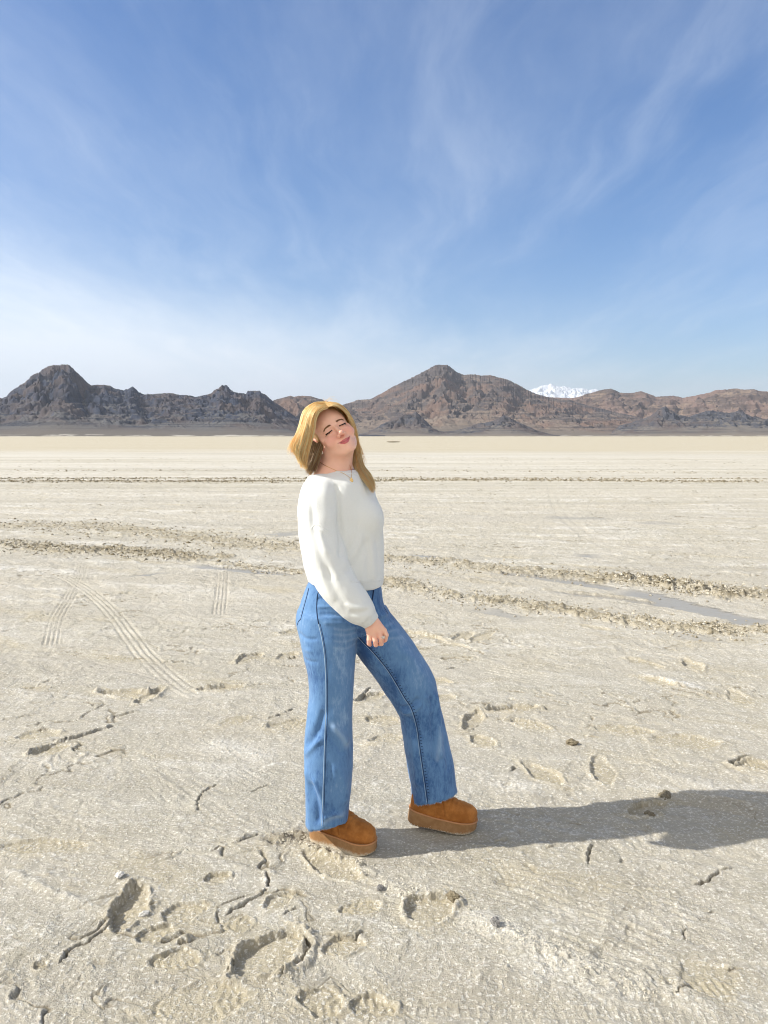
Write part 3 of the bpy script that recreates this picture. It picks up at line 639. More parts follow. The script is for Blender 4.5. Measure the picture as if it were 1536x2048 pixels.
# ------------------------------------------------------------------ implicit-surface modeller (rectilinear surface nets)
def axis(*segs):
    """segs: (start, stop, step) pieces"""
    out = []
    for a, b, st in segs:
        n = max(1, int(round((b - a) / st))); out.append(np.linspace(a, b, n, endpoint=False))
    out.append([segs[-1][1]]); return np.unique(np.round(np.concatenate(out), 6))
class Field:
    def __init__(s, xs, ys, zs):
        s.a = [np.asarray(q, np.float32) for q in (xs, ys, zs)]
        s.F = np.full([len(q) for q in s.a], 1.0, np.float32)
    def block(s, lo, hi):
        sl = []
        for k in range(3):
            i0 = max(0, np.searchsorted(s.a[k], lo[k]) - 1); i1 = min(len(s.a[k]), np.searchsorted(s.a[k], hi[k]) + 1)
            if i1 - i0 < 1: return None
            sl.append(slice(i0, i1))
        X = s.a[0][sl[0]][:, None, None]; Y = s.a[1][sl[1]][None, :, None]; Z = s.a[2][sl[2]][None, None, :]
        return tuple(sl), X, Y, Z
    def apply(s, fn, lo, hi, k, mode='add', pad=0.03):
        lo = np.asarray(lo) - pad; hi = np.asarray(hi) + pad
        b = s.block(lo, hi)
        if b is None: return
        sl, X, Y, Z = b; d = fn(X, Y, Z).astype(np.float32); f = s.F[sl]
        if mode == 'add':
            if k > 0:
                h = np.clip(0.5 + 0.5 * (f - d) / k, 0, 1); s.F[sl] = f * (1 - h) + d * h - k * h * (1 - h)
            else: s.F[sl] = np.minimum(f, d)
        else:
            if k > 0:
                h = np.clip(0.5 - 0.5 * (f + d) / k, 0, 1); s.F[sl] = f * (1 - h) + (-d) * h + k * h * (1 - h)
            else: s.F[sl] = np.maximum(f, -d)
    def ell(s, c, r, k=0.008, M=None, mode='add', pad=0.03):
        c = np.asarray(c, float); r = np.asarray(r, float); rm = r.max()
        def fn(X, Y, Z):
            x = X - c[0]; y = Y - c[1]; z = Z - c[2]
            if M is not None:
                x, y, z = (M[0][0] * x + M[1][0] * y + M[2][0] * z, M[0][1] * x + M[1][1] * y + M[2][1] * z, M[0][2] * x + M[1][2] * y + M[2][2] * z)
            q = np.sqrt((x / r[0])**2 + (y / r[1])**2 + (z / r[2])**2)
            g = np.sqrt((x / r[0]**2)**2 + (y / r[1]**2)**2 + (z / r[2]**2)**2) + 1e-9
            return q * (q - 1) / g
        s.apply(fn, c - rm, c + rm, k, mode, pad)
    def cap(s, a, b, ra, rb, k=0.008, mode='add', squash=None, pad=0.03):
        a = np.asarray(a, float); b = np.asarray(b, float); d = b - a; L2 = (d**2).sum() + 1e-12; rm = max(ra, rb)
        def fn(X, Y, Z):
            x = X - a[0]; y = Y - a[1]; z = Z - a[2]
            t = np.clip((x * d[0] + y * d[1] + z * d[2]) / L2, 0, 1)
            ex = x - t * d[0]; ey = y - t * d[1]; ez = z - t * d[2]
            if squash is not None:                      # flatten along a direction: (direction, factor)
                nv, f = squash; nv = np.asarray(nv, float); q = ex * nv[0] + ey * nv[1] + ez * nv[2]
                m = (1 / f - 1); ex = ex + nv[0] * q * m; ey = ey + nv[1] * q * m; ez = ez + nv[2] * q * m
            return np.sqrt(ex * ex + ey * ey + ez * ez) - (ra + (rb - ra) * t)
        s.apply(fn, np.minimum(a, b) - rm, np.maximum(a, b) + rm, k, mode, pad)
    def chain(s, pts, rs, k=0.01, k0=None, **kw):
        for i in range(len(pts) - 1): s.cap(pts[i], pts[i + 1], rs[i], rs[i + 1], (k0 if (i == 0 and k0 is not None) else k), **kw)
    def loft(s, tab, k=0.02, n=2.0, mode='add', shrink=0.0, pad=0.04, rot=0.0, sm=0.012, zlo=None):
        """tab rows: z, cx, cy, a, b"""
        T = np.array(sorted(tab)); zz = np.linspace(T[0, 0], T[-1, 0], 400); dz = zz[1] - zz[0]
        kk = max(1, int(sm / dz)); ker = np.exp(-0.5 * (np.arange(-3 * kk, 3 * kk + 1) / kk)**2); ker /= ker.sum()
        cols = [np.convolve(np.pad(np.interp(zz, T[:, 0], T[:, j]), 3 * kk, 'reflect', reflect_type='odd'), ker, 'valid') for j in range(1, 5)]
        z0 = T[0, 0] if zlo is None else zlo; z1 = T[-1, 0]
        slope = np.sqrt(1 + np.gradient(cols[0], dz)**2 + 0.25 * np.gradient(cols[2], dz)**2)
        def fn(X, Y, Z):
            zf = Z.ravel(); cx, cy, a, b = [np.interp(zf, zz, c)[None, None, :] for c in cols]
            sl = np.interp(zf, zz, slope)[None, None, :]
            a = a - shrink; b = b - shrink
            x = (X - cx); y = (Y - cy)
            if rot: x, y = x * math.cos(rot) + y * math.sin(rot), -x * math.sin(rot) + y * math.cos(rot)
            x = np.abs(x) / a; y = np.abs(y) / b
            q = (x**n + y**n)**(1.0 / n)
            g = np.sqrt((x / a)**2 + (y / b)**2) / np.maximum(np.sqrt(x * x + y * y), 1e-6)
            d = (q - 1) / np.maximum(g, 1e-4) / sl
            over = np.maximum(Z - z1, z0 - Z)
            return np.where(over > 0, np.sqrt(np.maximum(d, 0)**2 + over**2) + 0 * d, np.maximum(d, over))
        s.apply(fn, (T[:, 1].min() - T[:, 3].max(), T[:, 2].min() - T[:, 4].max(), z0), (T[:, 1].max() + T[:, 3].max(), T[:, 2].max() + T[:, 4].max(), z1), k, mode, pad)
    def cut(s, p, nrm, k=0.0, lo=None, hi=None):
        """remove everything on the side the normal points to (optionally only inside a box)"""
        p = np.asarray(p, float); nrm = np.asarray(nrm, float); nrm = nrm / np.linalg.norm(nrm)
        lo = lo if lo is not None else [q[0] for q in s.a]; hi = hi if hi is not None else [q[-1] for q in s.a]
        s.apply(lambda X, Y, Z: -((X - p[0]) * nrm[0] + (Y - p[1]) * nrm[1] + (Z - p[2]) * nrm[2]) + 0 * X * Y * Z, lo, hi, k, 'sub', 0)
    def mesh(s, smooth_it=1):
        F = s.F; A = s.a; I = F < 0; nx, ny, nz = F.shape
        c = np.zeros((nx - 1, ny - 1, nz - 1), np.int8)
        for dx in (0, 1):
            for dy in (0, 1):
                for dz in (0, 1): c += I[dx:nx - 1 + dx, dy:ny - 1 + dy, dz:nz - 1 + dz]
        act = (c > 0) & (c < 8); idx = np.full(act.shape, -1, np.int64); idx[act] = np.arange(act.sum())
        ci = np.argwhere(act); acc = np.zeros((len(ci), 3)); cnt = np.zeros(len(ci))
        corners = [(a, b, d) for a in (0, 1) for b in (0, 1) for d in (0, 1)]
        val = {q: F[ci[:, 0] + q[0], ci[:, 1] + q[1], ci[:, 2] + q[2]] for q in corners}
        pos = {q: np.stack([A[k][ci[:, k] + q[k]] for k in range(3)], 1) for q in corners}
        for q in corners:
            for k in range(3):
                if q[k] == 0:
                    r = list(q); r[k] = 1; r = tuple(r); va, vb = val[q], val[r]; m = (va < 0) != (vb < 0)
                    t = np.where(m, va / np.where(m, va - vb, 1), 0)[:, None]
                    acc += np.where(m[:, None], pos[q] * (1 - t) + pos[r] * t, 0); cnt += m
        V = acc / cnt[:, None]; quads = []
        for k in range(3):
            o1, o2 = [(1, 2), (2, 0), (0, 1)][k]
            sl0 = [slice(None)] * 3; sl1 = [slice(None)] * 3; sl0[k] = slice(0, -1); sl1[k] = slice(1, None)
            S0 = I[tuple(sl0)]; S1 = I[tuple(sl1)]; m = S0 != S1
            e = np.argwhere(m); e = e[(e[:, o1] > 0) & (e[:, o2] > 0) & (e[:, o1] < F.shape[o1] - 1) & (e[:, o2] < F.shape[o2] - 1)]
            def cell(d1, d2):
                g = e.copy(); g[:, o1] -= d1; g[:, o2] -= d2; return idx[g[:, 0], g[:, 1], g[:, 2]]
            q = np.stack([cell(1, 1), cell(0, 1), cell(0, 0), cell(1, 0)], 1)
            inside = S0[m] if True else None
            ins = I[e[:, 0], e[:, 1], e[:, 2]]
            q[~ins] = q[~ins][:, ::-1]; quads.append(q)
        Q = np.vstack(quads)
        for _ in range(smooth_it): V = relax(V, Q, 0.5)
        return V, Q
def relax(V, Q, lam):
    s = np.zeros_like(V); c = np.zeros(len(V))
    for i in range(4):
        a = Q[:, i]; b = Q[:, (i + 1) % 4]
        for k in range(3):
            s[:, k] += np.bincount(a, V[b, k], len(V)) + np.bincount(b, V[a, k], len(V))
        c += np.bincount(a, minlength=len(V)) + np.bincount(b, minlength=len(V))
    return V * (1 - lam) + lam * s / np.maximum(c, 1)[:, None]
def normals(V, Q):
    n = np.cross(V[Q[:, 2]] - V[Q[:, 0]], V[Q[:, 3]] - V[Q[:, 1]]); N = np.zeros_like(V)
    for i in range(4):
        for k in range(3): N[:, k] += np.bincount(Q[:, i], n[:, k], len(V))
    return N / (np.linalg.norm(N, axis=1)[:, None] + 1e-12)
def biggest(V, Q):
    """drop stray specks: keep the largest connected piece"""
    lab = np.arange(len(V))
    while True:
        m = lab[Q].min(1); new = lab.copy()
        for i in range(4): np.minimum.at(new, Q[:, i], m)
        new = new[new]
        if (new == lab).all(): break
        lab = new
    best = np.bincount(lab).argmax(); keep = lab == best; mp = np.cumsum(keep) - 1
    return V[keep], mp[Q[keep[Q[:, 0]]]]

def folds(V, N, lines, Y, front=True):
    """raised or sunken cloth folds: (pixel polyline, half width px, height m)"""
    D = np.zeros(len(V)); face = sstep(-N[:, 1] if front else N[:, 1], 0.05, 0.5)
    for pts, wpx, hgt in lines:
        L = smooth_line([at(u, v, Y)[[0, 2]] for u, v in pts], 6); wd = wpx / ppm(Y)
        bb = (V[:, 0] > L[:, 0].min() - 4 * wd) & (V[:, 0] < L[:, 0].max() + 4 * wd) & (V[:, 2] > L[:, 1].min() - 4 * wd) & (V[:, 2] < L[:, 1].max() + 4 * wd)
        d, arc, side = polydist(V[bb, 0], V[bb, 2], L)
        e = np.minimum(arc, arc.max() - arc); D[bb] += hgt * np.exp(-(d / wd)**2) * sstep(e, -0.5 * wd, 2.0 * wd) * face[bb]
    return V + N * D[:, None]

ORG = np.array([-0.06, 2.98, 0.0])       # where the woman stands
def row(v, ul, ur, Y, b):
    """one horizontal slice: left and right outline pixels, its distance, half thickness"""
    p = at(ul, v, Y); q = at(ur, v, Y); return (p[2], (p[0] + q[0]) / 2, Y, (q[0] - p[0]) / 2, b)

# ------------------------------------------------------------------ jeans
HNEAR = [(1225, 598, 700, 2.985, .105), (1243, 594, 709, 2.98, .11), (1272, 598, 713, 2.97, .115), (1310, 606.5, 712, 2.96, .112), (1345, 615, 709.5, 2.955, .108), (1389, 618.5, 706, 2.95, .102), (1433, 614, 704, 2.94, .100),
         (1477, 609.5, 704.5, 2.935, .10), (1536, 608.5, 706, 2.93, .102), (1580, 611, 702, 2.93, .104), (1623, 612, 697, 2.93, .106), (1652, 612, 699, 2.93, .108), (1675, 613, 700, 2.93, .109)]
HFAR = [(1215, 690, 774, 3.05, .11), (1225, 690, 779, 3.05, .112), (1254, 694, 803, 3.055, .115), (1295, 706, 832.5, 3.06, .110), (1312, 717, 843, 3.065, .108), (1330, 732, 855, 3.07, .105), (1358, 752, 871, 3.075, .10), (1383, 768, 876.5, 3.08, .096),
        (1412, 789, 881, 3.085, .094), (1432, 799, 886, 3.09, .094), (1450, 802, 891, 3.09, .095), (1491, 807, 900, 3.09, .098), (1535, 814.5, 909, 3.09, .10), (1574, 822, 914, 3.09, .103), (1600, 822, 918, 3.09, .105), (1630, 824, 921, 3.09, .106)]
PELV = [(1140, 632, 748, 3.02, .095), (1158, 621, 757, 3.02, .10), (1178, 612.5, 764, 3.02, .112), (1200, 603, 765, 3.02, .125), (1222, 596.5, 772, 3.02, .13), (1243, 594, 770, 3.02, .13), (1262, 602, 760, 3.02, .12)]
def jeans_field():
    f = Field(axis((-0.40, 0.36, 0.005)), axis((2.78, 3.26, 0.006)), axis((0.09, 1.12, 0.005)))
    f.loft([row(*r) for r in PELV], k=0.02, n=2.2)
    f.loft([row(*r) for r in HNEAR], k=0.03, n=2.15)
    f.loft([row(*r) for r in HFAR], k=0.018, n=2.15)
    # hems: cut level with the ground, then hollow them
    z = at(655, 1652, 2.82)[2]
    f.cut(at(622, 1656, 2.92), (0.20, -0.30, -1), 0.002, lo=(-0.4, 2.7, 0), hi=(-0.05, 3.15, 0.3))
    f.cut(at(870, 1602, 3.02), (0.24, -0.20, -1), 0.002, lo=(0.0, 2.8, 0), hi=(0.4, 3.3, 0.3))
    zt = 0.30
    f.loft([row(*r) for r in HNEAR if r[0] > 1480], k=0.004, n=2.15, mode='sub', shrink=0.011)
    f.loft([row(*r) for r in HFAR if r[0] > 1480], k=0.004, n=2.15, mode='sub', shrink=0.011)
    return f
def denim_material(name='denim', light=1.0):
    m, n, b = material(name, 0.85, 0.15)
    tc = n.new('ShaderNodeTexCoord').outputs['Object']
    at_ = n.new('ShaderNodeAttribute', attribute_name='wash'); s = n.new('ShaderNodeSeparateColor'); n.l.new(at_.outputs['Color'], s.inputs[0])
    lg = n.noise(tc, 7, 5, 0.6); med = n.noise(n.mapping(tc, scale=(1, 1, .35)), 90, 5, 0.7); fi = n.noise(n.mapping(tc, scale=(1, 1, .12)), 900, 2, 0.6)
    f = n.math('ADD', n.math('MULTIPLY', n.math('SUBTRACT', lg, 0.5), 1.3), s.outputs[0])
    f = n.math('ADD', f, n.math('MULTIPLY', n.math('SUBTRACT', med, 0.5), 1.15))
    f = n.math('ADD', f, n.math('MULTIPLY', n.math('SUBTRACT', fi, 0.5), 0.25))
    c = n.mix(n.ramp(f, 0.0, 0.55), (0.040, 0.105, 0.260), (0.112, 0.228, 0.425))
    c = n.mix(n.ramp(f, 0.55, 1.15), c, (0.27, 0.40, 0.585))
    c = n.mix(s.outputs[1], c, (0.035, 0.070, 0.165))          # dark seams and their puckers
    c = n.mix(s.outputs[2], c, (0.42, 0.54, 0.68))             # worn, pale ridges
    n.l.new(c, b.inputs['Base Color'])
    hh = n.math('ADD', n.math('MULTIPLY', med, 0.6), n.math('MULTIPLY', fi, 0.4))
    n.l.new(n.bump(hh, 0.0016, 0.7), b.inputs['Normal'])
    b.inputs['Sheen Weight'].default_value = 0.15
    return m
def seam_tube(name, pts, r, mat, parent, nseg=5):
    """thin raised cord through 3-D points"""
    P = np.asarray(pts, float); T = np.gradient(P, axis=0); T /= np.linalg.norm(T, axis=1)[:, None] + 1e-12
    a = np.cross(T, [0.0, 1.0, 0.0]); a /= np.linalg.norm(a, axis=1)[:, None] + 1e-9; b = np.cross(T, a)
    ang = np.linspace(0, 2 * np.pi, nseg, endpoint=False); rr = np.full(len(P), r) if np.isscalar(r) else np.asarray(r)
    V = (P[:, None, :] + rr[:, None, None] * (np.cos(ang)[None, :, None] * a[:, None, :] + np.sin(ang)[None, :, None] * b[:, None, :])).reshape(-1, 3)
    i = np.arange(len(P) - 1)[:, None] * nseg; j = np.arange(nseg)[None]; j2 = (j + 1) % nseg
    F = np.stack([i + j, i + j2, i + nseg + j2, i + nseg + j], -1).reshape(-1, 4)
    return mesh_np(name, V - ORG, F, mat, True, parent)
def tree_of(V, Q): return BVHTree.FromPolygons([tuple(p) for p in V.astype(float)], [tuple(int(a) for a in q) for q in Q])
def on_surface(tree, pxs, lift=0.001, n=10):
    """drop a pixel polyline onto the surface the camera sees"""
    L = smooth_line(pxs, n); out = []
    for u, v in L:
        d = FW + np.array([1., 0, 0]) * (u - 768) / FPX - UP * (v - 1024) / FPX; d /= np.linalg.norm(d)
        hit = tree.ray_cast(Vector((0, 0, CAMH)), Vector(d))
        if hit[0] is not None: out.append(np.array(hit[0]) + np.array(hit[1]) * lift)
    return np.array(out)

# the body mesh is the top-level thing; build it first (head, neck, trunk, arms, hands, legs in one surface)
HO = at(667, 867.5, 2.985)               # centre of the head at eye level
YAW, ROLL, HS = R(18), R(31), 0.93
PIT = R(-12)
HR = (Matrix.Rotation(ROLL, 3, 'Y').inverted() @ Matrix.Rotation(YAW, 3, 'Z') @ Matrix.Rotation(PIT, 3, 'X'))
HM = np.array(HR)
def hw(x, y, z): return HO + HM @ (np.array([x, y, z]) * 0.001 * HS)
def head_shapes(f):
    E = lambda c, r, k=8, mode='add', Mr=None: f.ell(hw(*c), np.array(r) * .001 * HS, k * .001, HM if Mr is None else Mr, mode)
    C = lambda a, b, ra, rb, k=8, mode='add': f.cap(hw(*a), hw(*b), ra * .001 * HS, rb * .001 * HS, k * .001, mode)
    E((0, 14, 36), (75, 92, 90), 5); E((0, -26, 30), (62, 53, 58), 16)
    E((0, -22, -42), (61, 52, 62), 16)                    # middle of the face
    E((0, -34, -76), (41, 42, 34), 16)                    # lower jaw
    for s_ in (-1, 1):
        C((s_ * 57, 2, -52), (s_ * 20, -58, -98), 13, 12, 16)          # jaw line
        E((s_ * 39, -54, -36), (26, 24, 25), 12)                     # cheek, raised by the smile
        E((s_ * 54, -32, -14), (15, 20, 14), 12)
    E((0, -66, -99), (19, 16, 15), 12)
    for s_ in (-1, 1):
        E((s_ * 31, -86, 1), (18, 12, 11), 8, 'sub')
        E((s_ * 31, -62, 0), (17, 15.5, 14), 4)                      # closed lid over the eye
        C((s_ * 12, -76, 15), (s_ * 45, -64, 14), 6, 5, 8)
    C((0, -75, 4), (0, -95, -30), 6.5, 9.5, 8); E((0, -100, -36), (11.5, 11, 10), 5)
    for s_ in (-1, 1):
        E((s_ * 12, -88, -41), (7.5, 9, 7), 4)
        E((s_ * 6, -93, -49), (3.2, 4, 2.5), 2, 'sub')
    E((0, -70, -66), (30, 16, 20), 10)                    # muzzle
    C((-26, -72, -61.5), (-8, -83.5, -67), 3, 5, 3); C((26, -72, -60), (8, -83.5, -67), 3, 5, 3); C((-8, -83.5, -67), (8, -83.5, -67), 5, 5, 3)
    C((-18, -75, -69), (0, -83, -76), 3.5, 6.2, 3); C((18, -75, -69), (0, -83, -76), 3.5, 6.2, 3)
    for a, b in (((-29, -70, -61), (-9, -88, -70.5)), ((-9, -88, -70.5), (9, -88, -70.5)), ((9, -88, -70.5), (29, -70, -59))): C(a, b, 1.6, 1.8, 1.5, 'sub')
    for s_ in (-1, 1):                                    # ears
        q_ = 0 if s_ < 0 else 14; E((s_ * (77 - q_ * .5), 12 + q_, 0), (7, 17, 27), 5); E((s_ * (83 - q_ * .5), 8 + q_, 4), (5, 9, 15), 4, 'sub'); E((s_ * (76 - q_ * .5), 5 + q_, -24), (5.5, 9, 10), 4)
NECKB = at(668, 951, 3.015)
SHN = at(634, 985, 2.90); ELN = at(646, 1110, 2.86); WRN = at(741, 1243, 2.83)
SHF = at(712, 975, 3.17)
HANDY = 2.822
def hp(u, v, dy=0.0): return at(u, v, HANDY + dy)
def body_field():
    xs = axis((-0.36, -0.30, .01), (-0.30, -0.07, 0.0021), (-0.07, 0.03, 0.0017), (0.03, 0.42, 0.012))
    ys = axis((2.70, 2.79, .006), (2.79, 2.86, 0.0018), (2.86, 3.10, 0.0024), (3.10, 3.34, 0.010))
    zs = axis((0.03, 0.74, .012), (0.74, 0.90, 0.0018), (0.90, 1.36, 0.008), (1.36, 1.72, 0.0022))
    f = Field(xs, ys, zs)
    head_shapes(f)
    f.cap(hw(-8, 22, -60), NECKB, .054, .060, 0.022)
    f.cap(hw(0, 40, -30), at(660, 940, 3.06), .05, .06, 0.03)
    # trunk
    f.chain([NECKB, at(672, 1000, 3.02), at(680, 1080, 3.02), at(688, 1160, 3.02), at(684, 1225, 3.02)], [.062, .095, .095, .085, .105], 0.04)
    f.cap(at(640, 977, 2.93), at(706, 968, 3.13), .048, .048, 0.04)
    f.cap(at(655, 958, 2.97), at(695, 955, 3.07), .045, .045, 0.03)
    # arms
    f.chain([SHN, ELN, at(700, 1195, 2.845)], [.046, .036, .030], 0.02)
    f.cap(at(700, 1195, 2.845), at(740, 1240, HANDY), .030, .0265, 0.015, squash=((0.1, 1, 0.1), .78))
    f.chain([SHF, at(716, 1110, 3.20), at(722, 1225, 3.18)], [.046, .036, .027], 0.02)
    f.cap(at(722, 1225, 3.18), at(722, 1268, 3.17), .027, .032, 0.02, squash=((0, 1, 0), .6))
    for i in range(4): f.chain([at(714 + 6 * i, 1262, 3.17), at(713 + 6 * i, 1285, 3.16), at(713 + 6 * i, 1298 - abs(i - 1.5) * 3, 3.15)], [.009, .008, .007], 0.003)
    f.chain([at(730, 1248, 3.16), at(738, 1264, 3.14), at(737, 1278, 3.13)], [.011, .010, .008], 0.004)
    # near hand: wrist, back of the hand, knuckles
    f.cap(hp(741, 1241, .004), hp(746, 1256, .004), .0255, .028, 0.012, squash=((0.05, 1, 0.1), .62))
    kn = [hp(739, 1267, .006), hp(748.5, 1268, .000), hp(758.5, 1265.5, .001), hp(768, 1261, .006)]
    for k_, (u_, v_) in zip(kn, ((738, 1248), (742, 1248), (748, 1247), (754, 1245))):
        f.cap(hp(u_, v_, .006), k_ , .0125, .0098, 0.009)
        f.ell(k_ + np.array([0, -.001, 0]), (.0085, .0080, .0085), 0.004)
    f.ell(hp(752, 1258, .018), (.026, .015, .022), 0.01)
    # fingers, each a bent chain; the tips curl back under the palm
    f.chain([kn[0], hp(738.3, 1279, .002), hp(738.2, 1287.0, .008), hp(740, 1289.5, .022)], [.0096, .0090, .0084, .0070], 0.0015, 0.004)
    f.chain([kn[1], hp(750.5, 1281, -.004), hp(751.5, 1289.5, .004), hp(749.5, 1288, .022)], [.0098, .0094, .0088, .0075], 0.0012, 0.004)
    f.chain([kn[2], hp(762.0, 1277, -.006), hp(762.5, 1287.5, .006), hp(758, 1288, .024)], [.0100, .0096, .0088, .0075], 0.0012, 0.004)
    f.chain([kn[3], hp(772.6, 1270, .004), hp(770.5, 1280, .018), hp(764, 1284, .030)], [.0092, .0088, .0080, .0070], 0.0015, 0.004)
    f.chain([hp(752, 1250, .020), hp(764, 1262, .030), hp(768, 1274, .036), hp(763, 1282, .040)], [.013, .0115, .0095, .0080], 0.004, 0.008)
    # legs inside the trousers
    f.chain([at(655, 1240, 2.98), at(660, 1420, 2.95), at(660, 1620, 2.95), np.array([-0.240, 2.975, 0.09])], [.085, .055, .036, .030], 0.04)
    f.chain([at(735, 1240, 3.05), at(835, 1400, 3.08), at(860, 1590, 3.08), np.array([0.155, 3.07, 0.12])], [.085, .055, .036, .030], 0.04)
    f.cap((-0.235, 2.972, .085), (-.13, 2.925, .070), .030, .020, .02); f.cap((0.165, 3.067, .115), (0.27, 3.055, .085), .030, .020, .02)
    return f
def local(V):      # world -> head coordinates in mm
    return (V - HO) @ HM / (0.001 * HS)
def build_person():
    V, Q = body_field().mesh(1); V, Q = biggest(V, Q)
    N = normals(V, Q)
    m, n, b = material('skin', 0.42, 0.5)
    at_ = n.new('ShaderNodeAttribute', attribute_name='tint'); pos = n.new('ShaderNodeTexCoord').outputs['Object']
    mot = n.noise(pos, 60, 4, 0.6)
    c = n.mix(n.ramp(mot, 0.3, 0.7, 0.0, 0.16), at_.outputs['Color'], (0.72, 0.36, 0.27))
    n.l.new(c, b.inputs['Base Color'])
    b.inputs['Subsurface Weight'].default_value = 0.15; b.inputs['Subsurface Radius'].default_value = (0.010, 0.004, 0.002); b.inputs['Subsurface Scale'].default_value = 1.0
    n.l.new(n.bump(n.noise(pos, 900, 2, 0.5), 0.0004, 0.3), b.inputs['Normal'])
    P = mesh_np('person', V, Q, m, True, None, ORG)
    L = local(V); x, y, z = L.T
    col = np.tile(np.array([0.89, 0.525, 0.385]), (len(V), 1))
    def blend(mask, c_): 
        mask = np.clip(mask, 0, 1)[:, None]; col[:] = col * (1 - mask) + np.array(c_) * mask
    fr = sstep(-y, 20, 45)
    for s_ in (-1, 1): blend(0.42 * np.exp(-(((x - s_ * 44) / 30)**2 + ((z + 36) / 22)**2)) * fr, (0.80, 0.26, 0.21))
    blend(0.35 * np.exp(-((x / 12)**2 + ((z + 40) / 12)**2)) * fr, (0.80, 0.30, 0.24))
    for s_ in (-1, 1): blend(0.30 * np.exp(-(((x - s_ * 31) / 19)**2 + ((z - 2) / 10)**2)) * fr, (0.60, 0.30, 0.23))
    for s_ in (-1, 1): blend(0.5 * sstep(np.abs(x), 66, 74) * (np.abs(y) < 40) * (z > -40), (0.74, 0.30, 0.22))
    # lips
    lo = -81.5 + 19.5 * (x / 28)**2
    topz = -61.8 + 2.0 * (x / 28)**2 + 1.5 * np.exp(-((np.abs(x) - 6) / 4)**2) - 0.0 * x
    ml = (np.abs(x) < 28) * sstep(topz - z, 0, 1.5) * sstep(z - lo, 0, 1.5) * (y < -55)
    blend(0.95 * ml, (0.56, 0.105, 0.130))
    blend(0.8 * np.exp(-((z + 70.3 - 10.0 * (x / 28)**2) / 1.2)**2) * (np.abs(x) < 29) * (y < -55), (0.25, 0.04, 0.05))
    hand = (V[:, 2] < 0.92) & (V[:, 2] > 0.7)
    nz = np.clip(pn3((V * 45)[:, :3], 3), 0, 1) * hand; blend(0.5 * nz, (0.78, 0.34, 0.26))
    hz = at(760, 1276, HANDY)[2]
    blend(0.35 * sstep(-V[:, 2], -hz, -hz + 0.015) * hand, (0.80, 0.36, 0.28))
    set_attr(P, 'tint', np.concatenate([col, np.ones((len(V), 1))], 1))
    tag(P, 'blonde woman in cream sweater and wide blue jeans, head tilted back, eyes closed', 'person')
    return P, V, Q
PERSON, BV, BQ = build_person()
BT = tree_of(BV, BQ)

def part(name, V, Q, mat, parent=None, **kw):
    return mesh_np(name, V - ORG, Q, mat, True, parent or PERSON)

